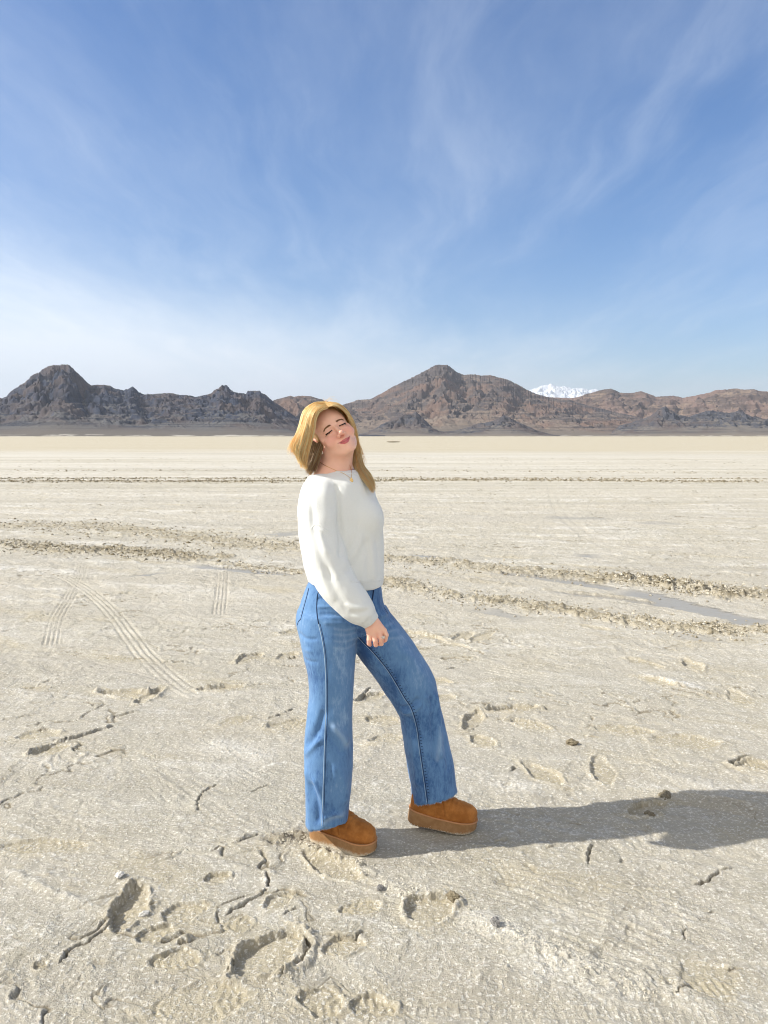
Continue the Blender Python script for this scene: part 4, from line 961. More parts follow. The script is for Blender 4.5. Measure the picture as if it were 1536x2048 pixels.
def build_jeans():
    V, Q = jeans_field().mesh(1); V, Q = biggest(V, Q); N = normals(V, Q)
    wr = [  # folds: hip creases, back of the knee, knee and shin pulls
        ([(632, 1195), (665, 1192), (700, 1205)], 3.0, -.004), ([(634, 1210), (670, 1208), (705, 1222)], 3.0, .004), ([(640, 1222), (680, 1224), (712, 1240)], 3.0, -.005),
        ([(650, 1236), (690, 1240), (712, 1250)], 3.0, .003), ([(598, 1262), (615, 1268), (640, 1266)], 3.0, -.004), ([(603, 1308), (618, 1312), (640, 1310)], 3.0, -.003),
        ([(610, 1290), (630, 1292)], 4, .003), ([(616, 1480), (640, 1440), (652, 1400)], 7, -.010), ([(612, 1500), (632, 1470), (650, 1455)], 5, .006),
        ([(668, 1428), (688, 1455), (698, 1475)], 5, .007), ([(660, 1445), (680, 1475), (690, 1490)], 4, -.005), ([(624, 1540), (640, 1580), (640, 1620)], 6, -.007), ([(632, 1530), (650, 1575), (655, 1625)], 5, .006),
        ([(616, 1520), (622, 1580), (625, 1640)], 5, .006), ([(650, 1605), (675, 1600), (690, 1610)], 4, .006), ([(652, 1625), (672, 1632), (695, 1626)], 5, -.005),
        ([(672, 1500), (690, 1540), (694, 1590)], 8, .006), ([(660, 1500), (668, 1560), (672, 1600)], 6, -.005),
        ([(712, 1252), (722, 1262), (735, 1280)], 4, -.006), ([(765, 1216), (785, 1222), (800, 1232)], 3.5, -.006), ([(755, 1232), (780, 1232)], 4, .005), ([(760, 1205), (772, 1210)], 4, -.004),
        ([(800, 1424), (818, 1420), (840, 1400)], 4.5, -.009), ([(803, 1434), (822, 1432), (845, 1415)], 4, .007), ([(812, 1440), (830, 1462), (838, 1500)], 5, -.005),
        ([(800, 1300), (830, 1330), (850, 1370)], 9, .005), ([(872, 1400), (880, 1460), (884, 1530)], 5, .009), ([(862, 1400), (868, 1470), (870, 1540)], 5, -.007), ([(890, 1440), (896, 1500), (900, 1560)], 5, -.005),
        ([(826, 1480), (832, 1540), (836, 1590)], 5, .005), ([(850, 1396), (862, 1420), (866, 1440)], 4, .006), ([(740, 1300), (765, 1330), (785, 1370)], 7, -.004)]
    wr = [(a_, b_, c_ * 1.35) for a_, b_, c_ in wr]
    V = folds(V, N, wr, 2.95)
    nn = fbm3(V * np.array([9, 9, 4.5]), 3, 31) * 0.0035 + fbm3(V * np.array([28, 28, 16]), 2, 35) * 0.0013
    V = V + N * nn[:, None]
    hemn = np.zeros(len(V))
    # sub-resolution wave of the frayed hem
    lowm = (V[:, 2] < 0.20); V[:, 2] += np.where(lowm & (N[:, 2] < -0.3), 0.006 * pn3(V * 40, 5), 0)
    V = relax(V, Q, 0.3)
    o = part('jeans', V, Q, denim_material())
    # wash: paler down the fronts, thighs and knees, dark in the creases behind
    U = (V[:, 0]); 
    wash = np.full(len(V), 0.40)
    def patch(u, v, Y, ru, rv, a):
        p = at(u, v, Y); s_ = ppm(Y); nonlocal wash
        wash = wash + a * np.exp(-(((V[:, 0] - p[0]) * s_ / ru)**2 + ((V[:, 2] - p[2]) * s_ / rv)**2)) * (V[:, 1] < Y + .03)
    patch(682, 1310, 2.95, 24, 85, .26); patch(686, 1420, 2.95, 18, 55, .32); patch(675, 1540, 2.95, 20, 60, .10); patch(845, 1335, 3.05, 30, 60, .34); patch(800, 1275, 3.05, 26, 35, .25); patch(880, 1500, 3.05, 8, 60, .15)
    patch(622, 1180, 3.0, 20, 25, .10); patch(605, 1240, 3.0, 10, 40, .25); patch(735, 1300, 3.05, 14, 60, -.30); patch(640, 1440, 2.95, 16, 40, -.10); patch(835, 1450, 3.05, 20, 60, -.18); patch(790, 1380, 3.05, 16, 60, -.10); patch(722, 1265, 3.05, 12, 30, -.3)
    conv = np.zeros(len(V)); pale = np.zeros(len(V))
    def streak(pts, wpx, a, arr, Y=2.95):
        L = smooth_line([at(u, v, Y)[[0, 2]] for u, v in pts], 6); d, arc, sd = polydist(V[:, 0], V[:, 2], L)
        k = np.exp(-(d * ppm(Y) / wpx)**2) * a * (V[:, 1] < Y + .06); arr[:] = np.maximum(arr, k)
    streak([(668, 1430), (686, 1452), (697, 1476)], 6, .32, pale); streak([(883, 1420), (884, 1470), (876, 1530)], 4, .25, pale); streak([(655, 1612), (668, 1606), (688, 1604)], 5, .30, pale); streak([(665, 1195), (700, 1210)], 2.0, .3, pale); streak([(655, 1186), (690, 1196)], 2.0, .25, pale)
    for vv_ in (1252, 1262, 1274, 1287): streak([(672, vv_ - 4), (692, vv_), (711, vv_ - 3)], 2.2, .22, pale)
    for vv_ in (1250, 1262, 1276): streak([(768, vv_ + 4), (788, vv_ + 2), (806 + (vv_ - 1250) * .7, vv_ + 10)], 2.4, .20, pale)
    streak([(633, 1250), (645, 1300), (649, 1360), (651, 1430), (648, 1520), (643, 1650)], 7, .10, conv)
    zt = V[:, 2]
    hem = sstep(0.185 - zt, 0, 0.02) * 0.0
    set_attr(o, 'wash', np.stack([np.clip(wash, -.5, 1.5), conv, pale, np.ones(len(V))], 1))
    T = tree_of(V, Q)
    dk, nn_, bb_ = material('dark_seam_thread', 0.9, 0.1); bb_.inputs['Base Color'].default_value = (0.022, 0.035, 0.085, 1)
    lt, _, b2 = material('pale_seam_edge', 0.9, 0.1); b2.inputs['Base Color'].default_value = (0.40, 0.52, 0.64, 1)
    def seam(nm, pts, r, mat, lift=.0004):
        P = on_surface(T, pts, lift)
        if len(P) > 3: seam_tube(nm, P, r, mat, o)
    out = [(640, 1176), (635, 1190), (633.5, 1210), (634, 1228), (637, 1248), (643, 1275), (648, 1305), (651, 1345), (652, 1390), (651, 1440), (649, 1490), (647, 1550), (645, 1610), (643, 1652)]
    seam('outer_seam', out[:5], .0019, dk); seam('outer_seam', out[4:], .0012, lt); seam('outer_seam_stitching', [(u + 3.2, v) for u, v in out[4:]], .0010, dk, .0001)
    inn = [(717, 1273), (730, 1287), (745, 1302), (762, 1322), (779, 1344), (795, 1370), (810, 1396), (822, 1414), (830, 1436), (836, 1462), (840, 1495), (845, 1530), (851, 1570), (856, 1608)]
    seam('inner_seam', inn, .0015, dk); seam('inner_seam_edge', [(u - 2.2, v + .5) for u, v in inn], .0009, lt, .0002)
    # puckers along the inner seam
    L = smooth_line(inn, 30); seg = np.cumsum(np.r_[0, np.hypot(*np.diff(L, axis=0).T)]); Vs, Fs = [], []
    for s0 in np.arange(22, seg[-1] - 6, 6.2):
        i = np.searchsorted(seg, s0); u, v = L[i]; t = L[min(i + 3, len(L) - 1)] - L[i - 3]; t = t / np.hypot(*t); nx_, ny_ = -t[1], t[0]
        sgn = 1 if nx_ > 0 else -1
        a = on_surface(T, [(u + sgn * nx_ * 2.0, v + sgn * ny_ * 2.0), (u + sgn * nx_ * 5.5 + t[0], v + sgn * ny_ * 5.5 + t[1])], .0003, 3)
        if len(a) > 2:
            base = len(Vs) * 1
            P = a; w_ = 0.0011
            for p in P: Vs += [p + [0, -.0004, w_], p + [0, -.0010, 0], p + [0, -.0004, -w_], p + [0, .001, 0]]
            for q in range(len(P) - 1):
                for r_ in range(4): Fs.append((base + q * 4 + r_, base + q * 4 + (r_ + 1) % 4, base + q * 4 + 4 + (r_ + 1) % 4, base + q * 4 + 4 + r_))
    if Vs: mesh_np('inner_seam_stitching', np.array(Vs) - ORG, np.array(Fs), dk, True, o)
    seam('back_pocket', [(618, 1176), (614, 1192), (608, 1214), (603, 1232), (601.5, 1238), (597, 1243), (594.8, 1250)], .0014, dk)
    seam('back_pocket_edge', [(615.5, 1178), (611.5, 1192), (605.5, 1213), (600.5, 1230)], .0010, lt)
    seam('front_pocket', [(700, 1184), (716, 1190), (733, 1189)], .0011, dk)
    seam('fly', [(747, 1174), (746, 1188), (742.5, 1206)], .0026, dk); seam('fly', [(768, 1215), (776, 1228)], .0009, dk)
    # frayed hems: short threads hanging off the edge
    rng = random.Random(5); Vs, Fs = [], []
    edge = []
    for q in (V[(V[:, 2] < 0.19)],):
        pass
    Nn = normals(V, Q)
    for (x0, x1) in ((-0.40, -0.05), (0.0, 0.45)):
        m_ = (V[:, 0] > x0) & (V[:, 0] < x1) & (Nn[:, 2] < -0.45) & (V[:, 2] < 0.22); pts = V[m_]
        c_ = pts.mean(0); 
        for p in pts[::1]:
            for _ in range(2):
                d = (p - c_); d[2] = 0; d /= np.linalg.norm(d) + 1e-9
                if np.linalg.norm((p - c_)[:2]) < 0.055: continue
                l = rng.uniform(.002, .0065); e_ = p + d * rng.uniform(-.001, .003) + np.array([rng.uniform(-.002, .002), rng.uniform(-.002, .002), -l]); b0 = p + d * .001 + np.array([0, 0, .002]); s_ = .0006
                k = len(Vs); Vs += [b0 + [s_, 0, 0], b0 + [-s_, s_, 0], b0 + [-s_, -s_, 0], e_]; Fs += [(k, k + 1, k + 3, k + 3), (k + 1, k + 2, k + 3, k + 3), (k + 2, k, k + 3, k + 3)]
    if Vs:
        me = bpy.data.meshes.new('frayed_hem'); me.from_pydata([tuple(p - ORG) for p in Vs], [], [tuple(f_[:3]) for f_ in Fs]); fo = bpy.data.objects.new('frayed_hem', me); COL.objects.link(fo); fo.parent = o
        fm_, _, b3 = material('frayed_cotton', 0.95, 0.05); b3.inputs['Base Color'].default_value = (0.30, 0.42, 0.58, 1); me.materials.append(fm_)
    return o
JEANS = build_jeans()

# ------------------------------------------------------------------ sweater
TORSO = [(932, 650, 704, 3.02, .055), (940, 636, 722, 3.02, .085), (950, 620, 732, 3.02, .115), (960, 612, 740, 3.02, .13), (972, 605, 747, 3.02, .14), (998, 598, 753.5, 3.02, .15), (1020, 596, 758, 3.02, .152), (1037, 597, 762, 3.02, .152), (1066, 600, 766.5, 3.02, .152), (1096, 603, 768, 3.02, .150), (1130, 607, 768, 3.02, .146),
         (1155, 616, 767, 3.02, .140), (1180, 620, 765.5, 3.02, .138)]
def sweater_field():
    f = Field(axis((-0.38, 0.03, 0.0045)), axis((2.72, 3.30, 0.0055)), axis((0.84, 1.48, 0.0045)))
    f.loft([row(*r) for r in TORSO], k=0.01, n=2.1)
    f.ell(at(738, 1035, 2.95), (.052, .06, .06), 0.05); f.ell(at(728, 1030, 3.08), (.055, .06, .06), 0.05)
    # near sleeve: full at the elbow, gathered at the cuff
    S = [(642, 982, 2.925, 33), (638, 1000, 2.91, 37), (637, 1037, 2.89, 38.5), (641.5, 1076, 2.875, 39), (648, 1108, 2.86, 39.5), (660, 1143, 2.85, 37), (681, 1178, 2.84, 35), (706, 1205, 2.835, 31), (724, 1225, 2.832, 26)]
    S = smooth_line(np.array(S), 7); pts = [at(u, v, Y) for u, v, Y, r in S]; rs = [r / ppm(Y) for u, v, Y, r in S]
    f.chain(pts, rs, 0.012, 0.035)
    f.chain([at(724, 1224, 2.832), at(733, 1234, 2.83), at(745, 1247, 2.829)], [.042, .0345, .0345], 0.010)
    f.cut(at(744.2, 1245.2, 2.829), at(744, 1245, 2.83) - at(730, 1230, 2.83), 0.002, lo=(-.12, 2.7, .84), hi=(.03, 2.95, .93))
    f.cap(at(733, 1234, 2.83), at(748, 1250, 2.829), .024, .028, .003, 'sub')
    # far sleeve
    S2 = [(708, 975, 3.15), (713, 1040, 3.18), (716, 1110, 3.20), (719, 1170, 3.19), (721, 1222, 3.18)]
    f.chain([at(*q) for q in S2], [.060, .068, .066, .054, .036], 0.012, 0.035)
    # neckline: a wide round opening
    c = at(676, 934, 3.015)
    f.ell(c + np.array([0, 0, .03]), (.082, .088, .062), 0.010, None, 'sub')
    f.cut(at(600, 1159, 3.02) * [0, 0, 1] + np.array([-.28, 3.0, 0]), (-.065, 0.10, -1), 0.003, lo=(-.35, 2.88, .9), hi=(.03, 3.3, 1.08))
    # open underside so that the waistband shows below it
    f.loft([row(v, l + 8, r - 8, Y, b - .016) for v, l, r, Y, b in TORSO if v > 1120], k=0.004, n=2.1, mode='sub')
    return f
def build_sweater():
    V, Q = sweater_field().mesh(1); V, Q = biggest(V, Q); N = normals(V, Q)
    wr = [([(671, 968), (677, 1000), (679, 1040), (683, 1075), (683, 1110)], 3.2, -.014), ([(664, 972), (670, 1005), (672, 1040)], 4.5, .005),
          ([(628, 1010), (632, 1050), (641, 1090), (655, 1125), (672, 1152)], 5.5, -.008), ([(638, 1055), (651, 1085), (668, 1120), (683, 1150)], 5, .009), ([(624, 985), (627, 1020), (630, 1048)], 4, -.007),
          ([(655, 1095), (668, 1120), (690, 1150)], 4, -.005), ([(628, 1052), (642, 1054), (656, 1060)], 3, .006), ([(640, 975), (650, 985), (655, 1010), (660, 1050)], 8, .006),
          ([(687, 1127), (702, 1112), (716, 1092), (722, 1060)], 5.5, .009), ([(684, 1112), (698, 1100), (712, 1075), (716, 1040)], 5, -.006), ([(690, 1140), (706, 1132), (722, 1110), (730, 1080)], 5, -.007),
          ([(735, 1065), (744, 1110), (748, 1165)], 5, .007), ([(733, 1075), (735, 1120), (736, 1170)], 4, -.005), ([(754, 1080), (757, 1120), (758, 1170)], 4, -.005), ([(725, 1110), (724, 1140), (726, 1172)], 4, .004),
          ([(655, 1120), (665, 1150), (684, 1186), (704, 1212)], 5, -.008), ([(690, 1196), (712, 1203), (736, 1202)], 4, .009), ([(698, 1212), (718, 1214), (742, 1210)], 3.5, -.008), ([(646, 1130), (655, 1160), (674, 1195)], 4, .005), ([(605, 1100), (615, 1125), (630, 1150)], 6, -.005),
          ([(600, 1040), (606, 1080), (612, 1110)], 6, .004), ([(690, 950), (700, 965), (715, 975)], 5, .002)]
    wr = [(a_, b_ * 1.35, c_ * .62) for a_, b_, c_ in wr]
    V = folds(V, N, wr, 2.88)
    nn = fbm3(V * np.array([10, 10, 5]), 3, 51) * 0.004
    V = V + N * nn[:, None]
    # ribbed cuff and hem stand back a little from the blouse above them
    cz = at(767, 1166, 3.0)[2]
    V = relax(V, Q, 0.3)
    m, n, b = material('cream_knit', 0.95, 0.12)
    tc = n.new('ShaderNodeTexCoord').outputs['Object']
    at_ = n.new('ShaderNodeAttribute', attribute_name='rib'); s = n.new('ShaderNodeSeparateColor'); n.l.new(at_.outputs['Color'], s.inputs[0])
    k1 = n.noise(n.mapping(tc, scale=(1, 1, 1.6)), 260, 3, 0.6); k2 = n.noise(tc, 1100, 2, 0.5)
    wv_ = n.new('ShaderNodeTexWave', wave_type='BANDS', bands_direction='X'); n.l.new(tc, wv_.inputs[0]); wv_.inputs['Scale'].default_value = 80
    c = n.mix(n.ramp(k1, 0.3, 0.7), (0.745, 0.76, 0.745), (0.80, 0.815, 0.80)); n.l.new(c, b.inputs['Base Color'])
    h_ = n.math('ADD', n.math('MULTIPLY', k1, 0.8), n.math('MULTIPLY', k2, 0.4)); h_ = n.math('ADD', h_, n.math('MULTIPLY', n.math('MULTIPLY', wv_.outputs[1], s.outputs[0]), 1.1))
    n.l.new(n.bump(h_, 0.0016, 0.8), b.inputs['Normal'])
    b.inputs['Sheen Weight'].default_value = 0.25; b.inputs['Sheen Roughness'].default_value = 0.5
    b.inputs['Subsurface Weight'].default_value = 0.12; b.inputs['Subsurface Radius'].default_value = (.01, .009, .008)
    o = part('sweater', V, Q, m)
    hemz = at(740, 1161, 2.9)[2]; rib = (V[:, 2] < hemz) & (V[:, 1] > 2.86) & (V[:, 2] > .93)
    a0 = at(733, 1234, 2.83); ax = at(744, 1245, 2.83) - at(730, 1230, 2.83); ax /= np.linalg.norm(ax)
    rib2 = ((V - a0) @ ax > -.004) & (V[:, 1] < 2.9) & (V[:, 2] < .98)
    r_ = (rib | rib2).astype(float); set_attr(o, 'rib', np.stack([r_, r_ * 0, r_ * 0, np.ones(len(V))], 1))
    T = tree_of(V, Q)
    for nm, pts in (('hem_band', [(700, 1162), (720, 1165), (745, 1164), (766, 1161)]), ('cuff_band', [(717, 1244), (727, 1243), (740, 1234), (750, 1222)]), ('shoulder_seam', [(622, 1058), (629, 1050), (642, 1053), (656, 1063)])):
        P = on_surface(T, pts, -.0002)
        if len(P) > 3: seam_tube(nm, P, .0016, m, o)
    # rolled neck edge following the opening
    nk = [(630.5, 938), (634, 935.5), (642, 935), (655, 938.5), (668, 942), (684, 945), (700, 947), (716, 948.5)]
    P = on_surface(T, nk, .0002)
    if len(P) > 3: seam_tube('neck_band', P, .0028, m, o)
    return o, V, Q
SWEATER, SV, SQ = build_sweater()
ST = tree_of(SV, SQ)
# ------------------------------------------------------------------ boots
def boot_materials():
    m, n, b = material('chestnut_suede', 0.9, 0.15)
    tc = n.new('ShaderNodeTexCoord').outputs['Object']
    a = n.noise(tc, 26, 5, 0.65); f = n.noise(tc, 400, 3, 0.6)
    c = n.mix(n.ramp(a, 0.35, 0.68), (0.300, 0.108, 0.024), (0.440, 0.175, 0.045)); c = n.mix(n.ramp(f, 0.5, 0.8, 0, .4), c, (0.24, 0.082, 0.02))
    n.l.new(c, b.inputs['Base Color']); n.l.new(n.bump(f, .0008, .6), b.inputs['Normal']); b.inputs['Sheen Weight'].default_value = .4; b.inputs['Sheen Tint'].default_value = (1, .6, .3, 1)
    g, n, b = material('gum_sole', 0.6, 0.3)
    tc = n.new('ShaderNodeTexCoord').outputs['Object']; s = n.new('ShaderNodeSeparateXYZ'); n.l.new(tc, s.inputs[0])
    a = n.noise(tc, 45, 4, 0.6)
    c = n.mix(n.ramp(a, 0.35, 0.7), (0.285, 0.150, 0.062), (0.360, 0.200, 0.090))
    dirt = n.math('MULTIPLY', n.ramp(n.math('ADD', s.outputs[2], n.math('MULTIPLY', n.noise(tc, 120, 3, 0.7), -0.03)), 0.004, -0.012), 1.0)
    c = n.mix(dirt, c, (0.52, 0.46, 0.36)); n.l.new(c, b.inputs['Base Color']); n.l.new(n.bump(n.noise(tc, 300, 3, .5), .0006, .5), b.inputs['Normal'])
    wl, n2, b2 = material('welt_rubber', 0.6, 0.3); b2.inputs['Base Color'].default_value = (0.48, 0.235, 0.105, 1)
    return m, g, wl
SUEDE, GUM, WELT = boot_materials()
def build_boot(heel, yaw, pitch, lab, mirror=1, size=1.07):
    L = .278
    ux = np.linspace(0, 1, 60)
    half = np.interp(ux, [0, .03, .1, .25, .45, .62, .78, .9, .97, 1.0], [0.0, .020, .036, .041, .041, .049, .052, .046, .028, 0.0])
    cyo = mirror * np.interp(ux, [0, .4, .75, 1.0], [0, .002, .0, -.010])
    def outline(x, y, grow=0.0):
        t = np.clip(x / L, 0, 1); h_ = np.interp(t, ux, half); c_ = np.interp(t, ux, cyo)
        # distance to a rounded foot outline built from discs
        return h_, c_
    xs = axis((-.02, .30, .0024)); ys = axis((-.07, .07, .0024)); zs = axis((-.01, .20, .0024))
    def foot2d(X, Y, gr=0.0):
        d = 1.0
        for (cx, cy, r) in ((.044, 0, .042), (.070, .001, .0415), (.10, .002, .041), (.125, .002, .042), (.15, .001, .045), (.175, 0, .049), (.195, -.001, .051), (.212, -.004, .0505), (.224, -.008, .049)):
            q = np.sqrt((X - cx)**2 + (Y - mirror * cy)**2) - (r + gr)
            k = .02; h_ = np.clip(.5 + .5 * (d - q) / k, 0, 1); d = d * (1 - h_) + q * h_ - k * h_ * (1 - h_)
        return d + 0.0025
    def top(X): return .047 + .010 * sstep(X, .12, .02)
    def bot(X): return .012 * sstep(X, .20, .29) + .004 * sstep(X, .03, -.01)
    f = Field(xs, ys, zs)
    def sole(X, Y, Z):
        d = foot2d(X, Y) + .0022 * np.clip((top(X) - Z) / .05, 0, 1) * 0; mid = (top(X) + bot(X)) / 2; hh = (top(X) - bot(X)) / 2
        dz = np.abs(Z - mid) - hh; r_ = .006
        return np.minimum(np.maximum(d + r_, dz + r_), 0) + np.sqrt(np.maximum(d + r_, 0)**2 + np.maximum(dz + r_, 0)**2) - r_
    f.apply(sole, (0, -.06, 0), (.28, .06, .06), 0)
    sv, sq = f.mesh(1)
    f2 = Field(xs, ys, zs)
    def toe(X, Y, Z): return np.maximum(foot2d(X, Y) + .003 + np.clip(Z - .062, 0, 1) * .55, 0) * 0 + np.maximum(foot2d(X, Y) + .0035, 0)
    f2.ell((.210, -.004 * mirror, .060), (.064, .048, .045), .01); f2.ell((.165, 0, .060), (.075, .045, .046), .02); f2.ell((.10, 0, .062), (.085, .040, .055), .02); f2.ell((.055, 0, .070), (.053, .0385, .060), .02)
    f2.cap((.055, 0, .09), (.048, 0, .19), .041, .043, .02); f2.cap((.175, 0, .070), (.095, 0, .128), .038, .040, .025)
    f2.cut((0, 0, .044), (0, 0, -1), .001)
    f2.apply(lambda X, Y, Z: -(foot2d(X, Y) + .0035 + 0 * Z), (-.03, -.08, 0), (.32, .08, .2), .004, 'sub')
    uv, uq = f2.mesh(1); un = normals(uv, uq)
    D = -.0045 * np.exp(-(((uv[:, 0] - .138) + .25 * (uv[:, 2] - .08)) / .004)**2) * (uv[:, 2] > .06) + .0022 * fbm3(uv * 38, 3, 81) 
    for cx in (.152, .168, .185): D += -.0025 * np.exp(-((uv[:, 0] - cx - .2 * (uv[:, 1]))/ .004)**2) * sstep(uv[:, 2], .085, .095)
    uv = uv + un * D[:, None]
    M = np.array(Matrix.Rotation(yaw, 3, 'Z') @ Matrix.Rotation(pitch, 3, 'Y'))
    W_ = lambda P: np.asarray(heel) + (P * size) @ M.T
    up = mesh_np('boot', W_(uv) - ORG, uq, SUEDE, True, PERSON); up['label'] = lab
    so_ = mesh_np('sole', W_(sv) - ORG, sq, GUM, True, up)
    # welt: a lighter bead round the upper edge of the sole
    ang = np.linspace(0, 2 * np.pi, 91); ring = []
    for a in ang:
        lo, hi = 0.0, .2; c = np.array([.14, 0])
        for _ in range(26):
            md = (lo + hi) / 2; p = c + md * np.array([math.cos(a), math.sin(a)]); 
            if foot2d(np.array(p[0]), np.array(p[1])) < -.0008: lo = md
            else: hi = md
        p = c + lo * np.array([math.cos(a), math.sin(a)]); ring.append((p[0], p[1], float(top(p[0])) - .0005))
    seam_tube('welt', W_(np.array(ring)), .0033, WELT, up, 6)
    # stitched side seam
    seam_tube('side_seam', W_(np.array([(.112 - .2 * (z - .05), -(.0405 - max(0, z - .075) * .25) , z) for z in np.linspace(.052, .115, 12)])), .0012, SUEDE, up, 5)
    # grit stuck round the bottom edge
    rng = random.Random(int(heel[0] * 1000)); Vs, Fs = [], []
    for _ in range(420):
        a = rng.uniform(0, 2 * math.pi); i = int(a / (2 * math.pi) * 90); p = np.array(ring[i]) * (1, 1, 0); p[2] = float(bot(p[0])) + abs(rng.gauss(.001, .003)); s_ = rng.uniform(.0008, .0022); k = len(Vs)
        out = p - np.array([.14, 0, p[2]]); out /= np.linalg.norm(out) + 1e-9; p = p + out * .0005 - out * max(0, .004 - (p[2] - bot(p[0])))
        for d in ((1, 0, 0), (-1, 0, 0), (0, 1, 0), (0, -1, 0), (0, 0, 1), (0, 0, -1)): Vs.append(p + np.array(d) * s_ * rng.uniform(.6, 1.2))
        for t in ((0, 2, 4), (2, 1, 4), (1, 3, 4), (3, 0, 4), (2, 0, 5), (1, 2, 5), (3, 1, 5), (0, 3, 5)): Fs.append(tuple(k + q for q in t))
    gm, _, b = material('salt_grit', 0.9, 0.1); b.inputs['Base Color'].default_value = (0.62, 0.57, 0.47, 1)
    mesh_np('sole_grit', W_(np.array(Vs)) - ORG, np.array(Fs), gm, False, up)
    return up
build_boot((-0.292, 3.002, -0.004), R(-25), R(0), 'chestnut platform boot flat on the ground, toe towards the camera')
build_boot((0.090, 3.075, 0.030), R(-7), R(7.0), 'chestnut platform boot of the forward foot, heel lifted off the ground', -1, 1.035)

# ------------------------------------------------------------------ hair
def hair_material():
    m, n, b = material('blonde_hair', 0.42, 0.5)
    at_ = n.new('ShaderNodeAttribute', attribute_name='strand'); s = n.new('ShaderNodeSeparateColor'); n.l.new(at_.outputs['Color'], s.inputs[0])
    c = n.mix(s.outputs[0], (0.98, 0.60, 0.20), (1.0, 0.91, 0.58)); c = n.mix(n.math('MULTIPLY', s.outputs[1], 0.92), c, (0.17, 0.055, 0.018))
    n.l.new(c, b.inputs['Base Color'])
    b.inputs['Sheen Weight'].default_value = .2
    tr = n.new('ShaderNodeBsdfTranslucent'); n.l.new(c, tr.inputs[0]); ms = n.new('ShaderNodeMixShader'); ms.inputs[0].default_value = .45
    out = n.n['Material Output']; n.l.new(b.outputs[0], ms.inputs[1]); n.l.new(tr.outputs[0], ms.inputs[2]); n.l.new(ms.outputs[0], out.inputs[0])
    return m
HAIRM = hair_material()
def skull_push(P, extra=6.0):
    """keep hair outside the skull and face (ellipsoids of the head, in its own frame)"""
    L = local(P)
    for c, r in (((0, 14, 36), (75, 92, 90)), ((0, -26, 30), (62, 53, 58)), ((0, -22, -42), (61, 52, 62)), ((0, 8, -20), (66, 70, 60))):
        c = np.array(c); r = np.array(r) + extra; q = (L - c) / r; d = np.linalg.norm(q, axis=-1, keepdims=True)
        L = np.where(d < 1, c + q / np.maximum(d, 1e-3) * r, L)
    return HO + (L * 0.001 * HS) @ HM.T
def strands(sheets, seed):
    rng = np.random.RandomState(seed); Vs, Fs, At = [], [], []; K = 15; base = 0
    for guides, n, w0, jit, wav, dark, extra in sheets:
        G = [smooth_line([at(*q) for q in g], 6) for g in guides]
        def res(g):
            s = np.r_[0, np.cumsum(np.linalg.norm(np.diff(g, axis=0), axis=1))]; t = np.linspace(0, s[-1], K); return np.stack([np.interp(t, s, g[:, k]) for k in range(3)], 1)
        G = np.array([res(g) for g in G])
        for i in range(n):
            t = rng.rand() * (len(G) - 1); a = int(t); a = min(a, len(G) - 2); fr = t - a; P = G[a] * (1 - fr) + G[a + 1] * fr
            tt = np.linspace(0, 1, K)[:, None]; off = rng.randn(3) * jit * [1, 1.3, 1]; off2 = rng.randn(3) * jit * 1.2 * [1, 1.5, 1]
            ph = rng.rand(2) * 6.28; clump = np.floor(t * 8 + rng.rand() * .3)
            cr = np.random.RandomState(int(clump) + seed * 31); co = cr.randn(3) * jit * 1.5
            P = P + off * (1 - tt) * .5 + (off2 * .7 + co) * tt**1.3 + wav * np.stack([np.sin(tt[:, 0] * 5 + ph[0] + clump), 0.6 * np.cos(tt[:, 0] * 4 + ph[1]), 0 * tt[:, 0]], 1) * tt
            cut = 1 - abs(rng.randn()) * .08; P = P[0] + (P - P[0]) * 1.0
            kk = max(6, int(K * min(1, cut))); P = P[:kk]
            P = skull_push(P, extra + rng.rand() * 4)
            T = np.gradient(P, axis=0); T /= np.linalg.norm(T, axis=1)[:, None] + 1e-9
            A = np.cross(T, [0.25, 1.0, 0.1]); A /= np.linalg.norm(A, axis=1)[:, None] + 1e-9; B = np.cross(T, A)
            ww = w0 * (0.6 + .8 * rng.rand()) * np.interp(np.linspace(0, 1, kk), [0, .1, .7, 1], [.6, 1, .9, .12])[:, None]
            ring = np.stack([P + A * ww, P + (-.5 * A + .86 * B * .6) * ww, P + (-.5 * A - .86 * B * .6) * ww], 1).reshape(-1, 3)
            Vs.append(ring); q = np.arange(kk - 1)[:, None] * 3 + base; j = np.arange(3)[None]; j2 = (j + 1) % 3
            Fs.append(np.stack([q + j, q + j2, q + 3 + j2, q + 3 + j], -1).reshape(-1, 4)); base += len(ring)
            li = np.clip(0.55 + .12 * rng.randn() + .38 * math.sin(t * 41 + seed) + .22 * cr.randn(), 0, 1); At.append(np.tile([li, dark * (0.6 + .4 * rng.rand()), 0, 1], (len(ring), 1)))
    return np.vstack(Vs), np.vstack(Fs), np.vstack(At)
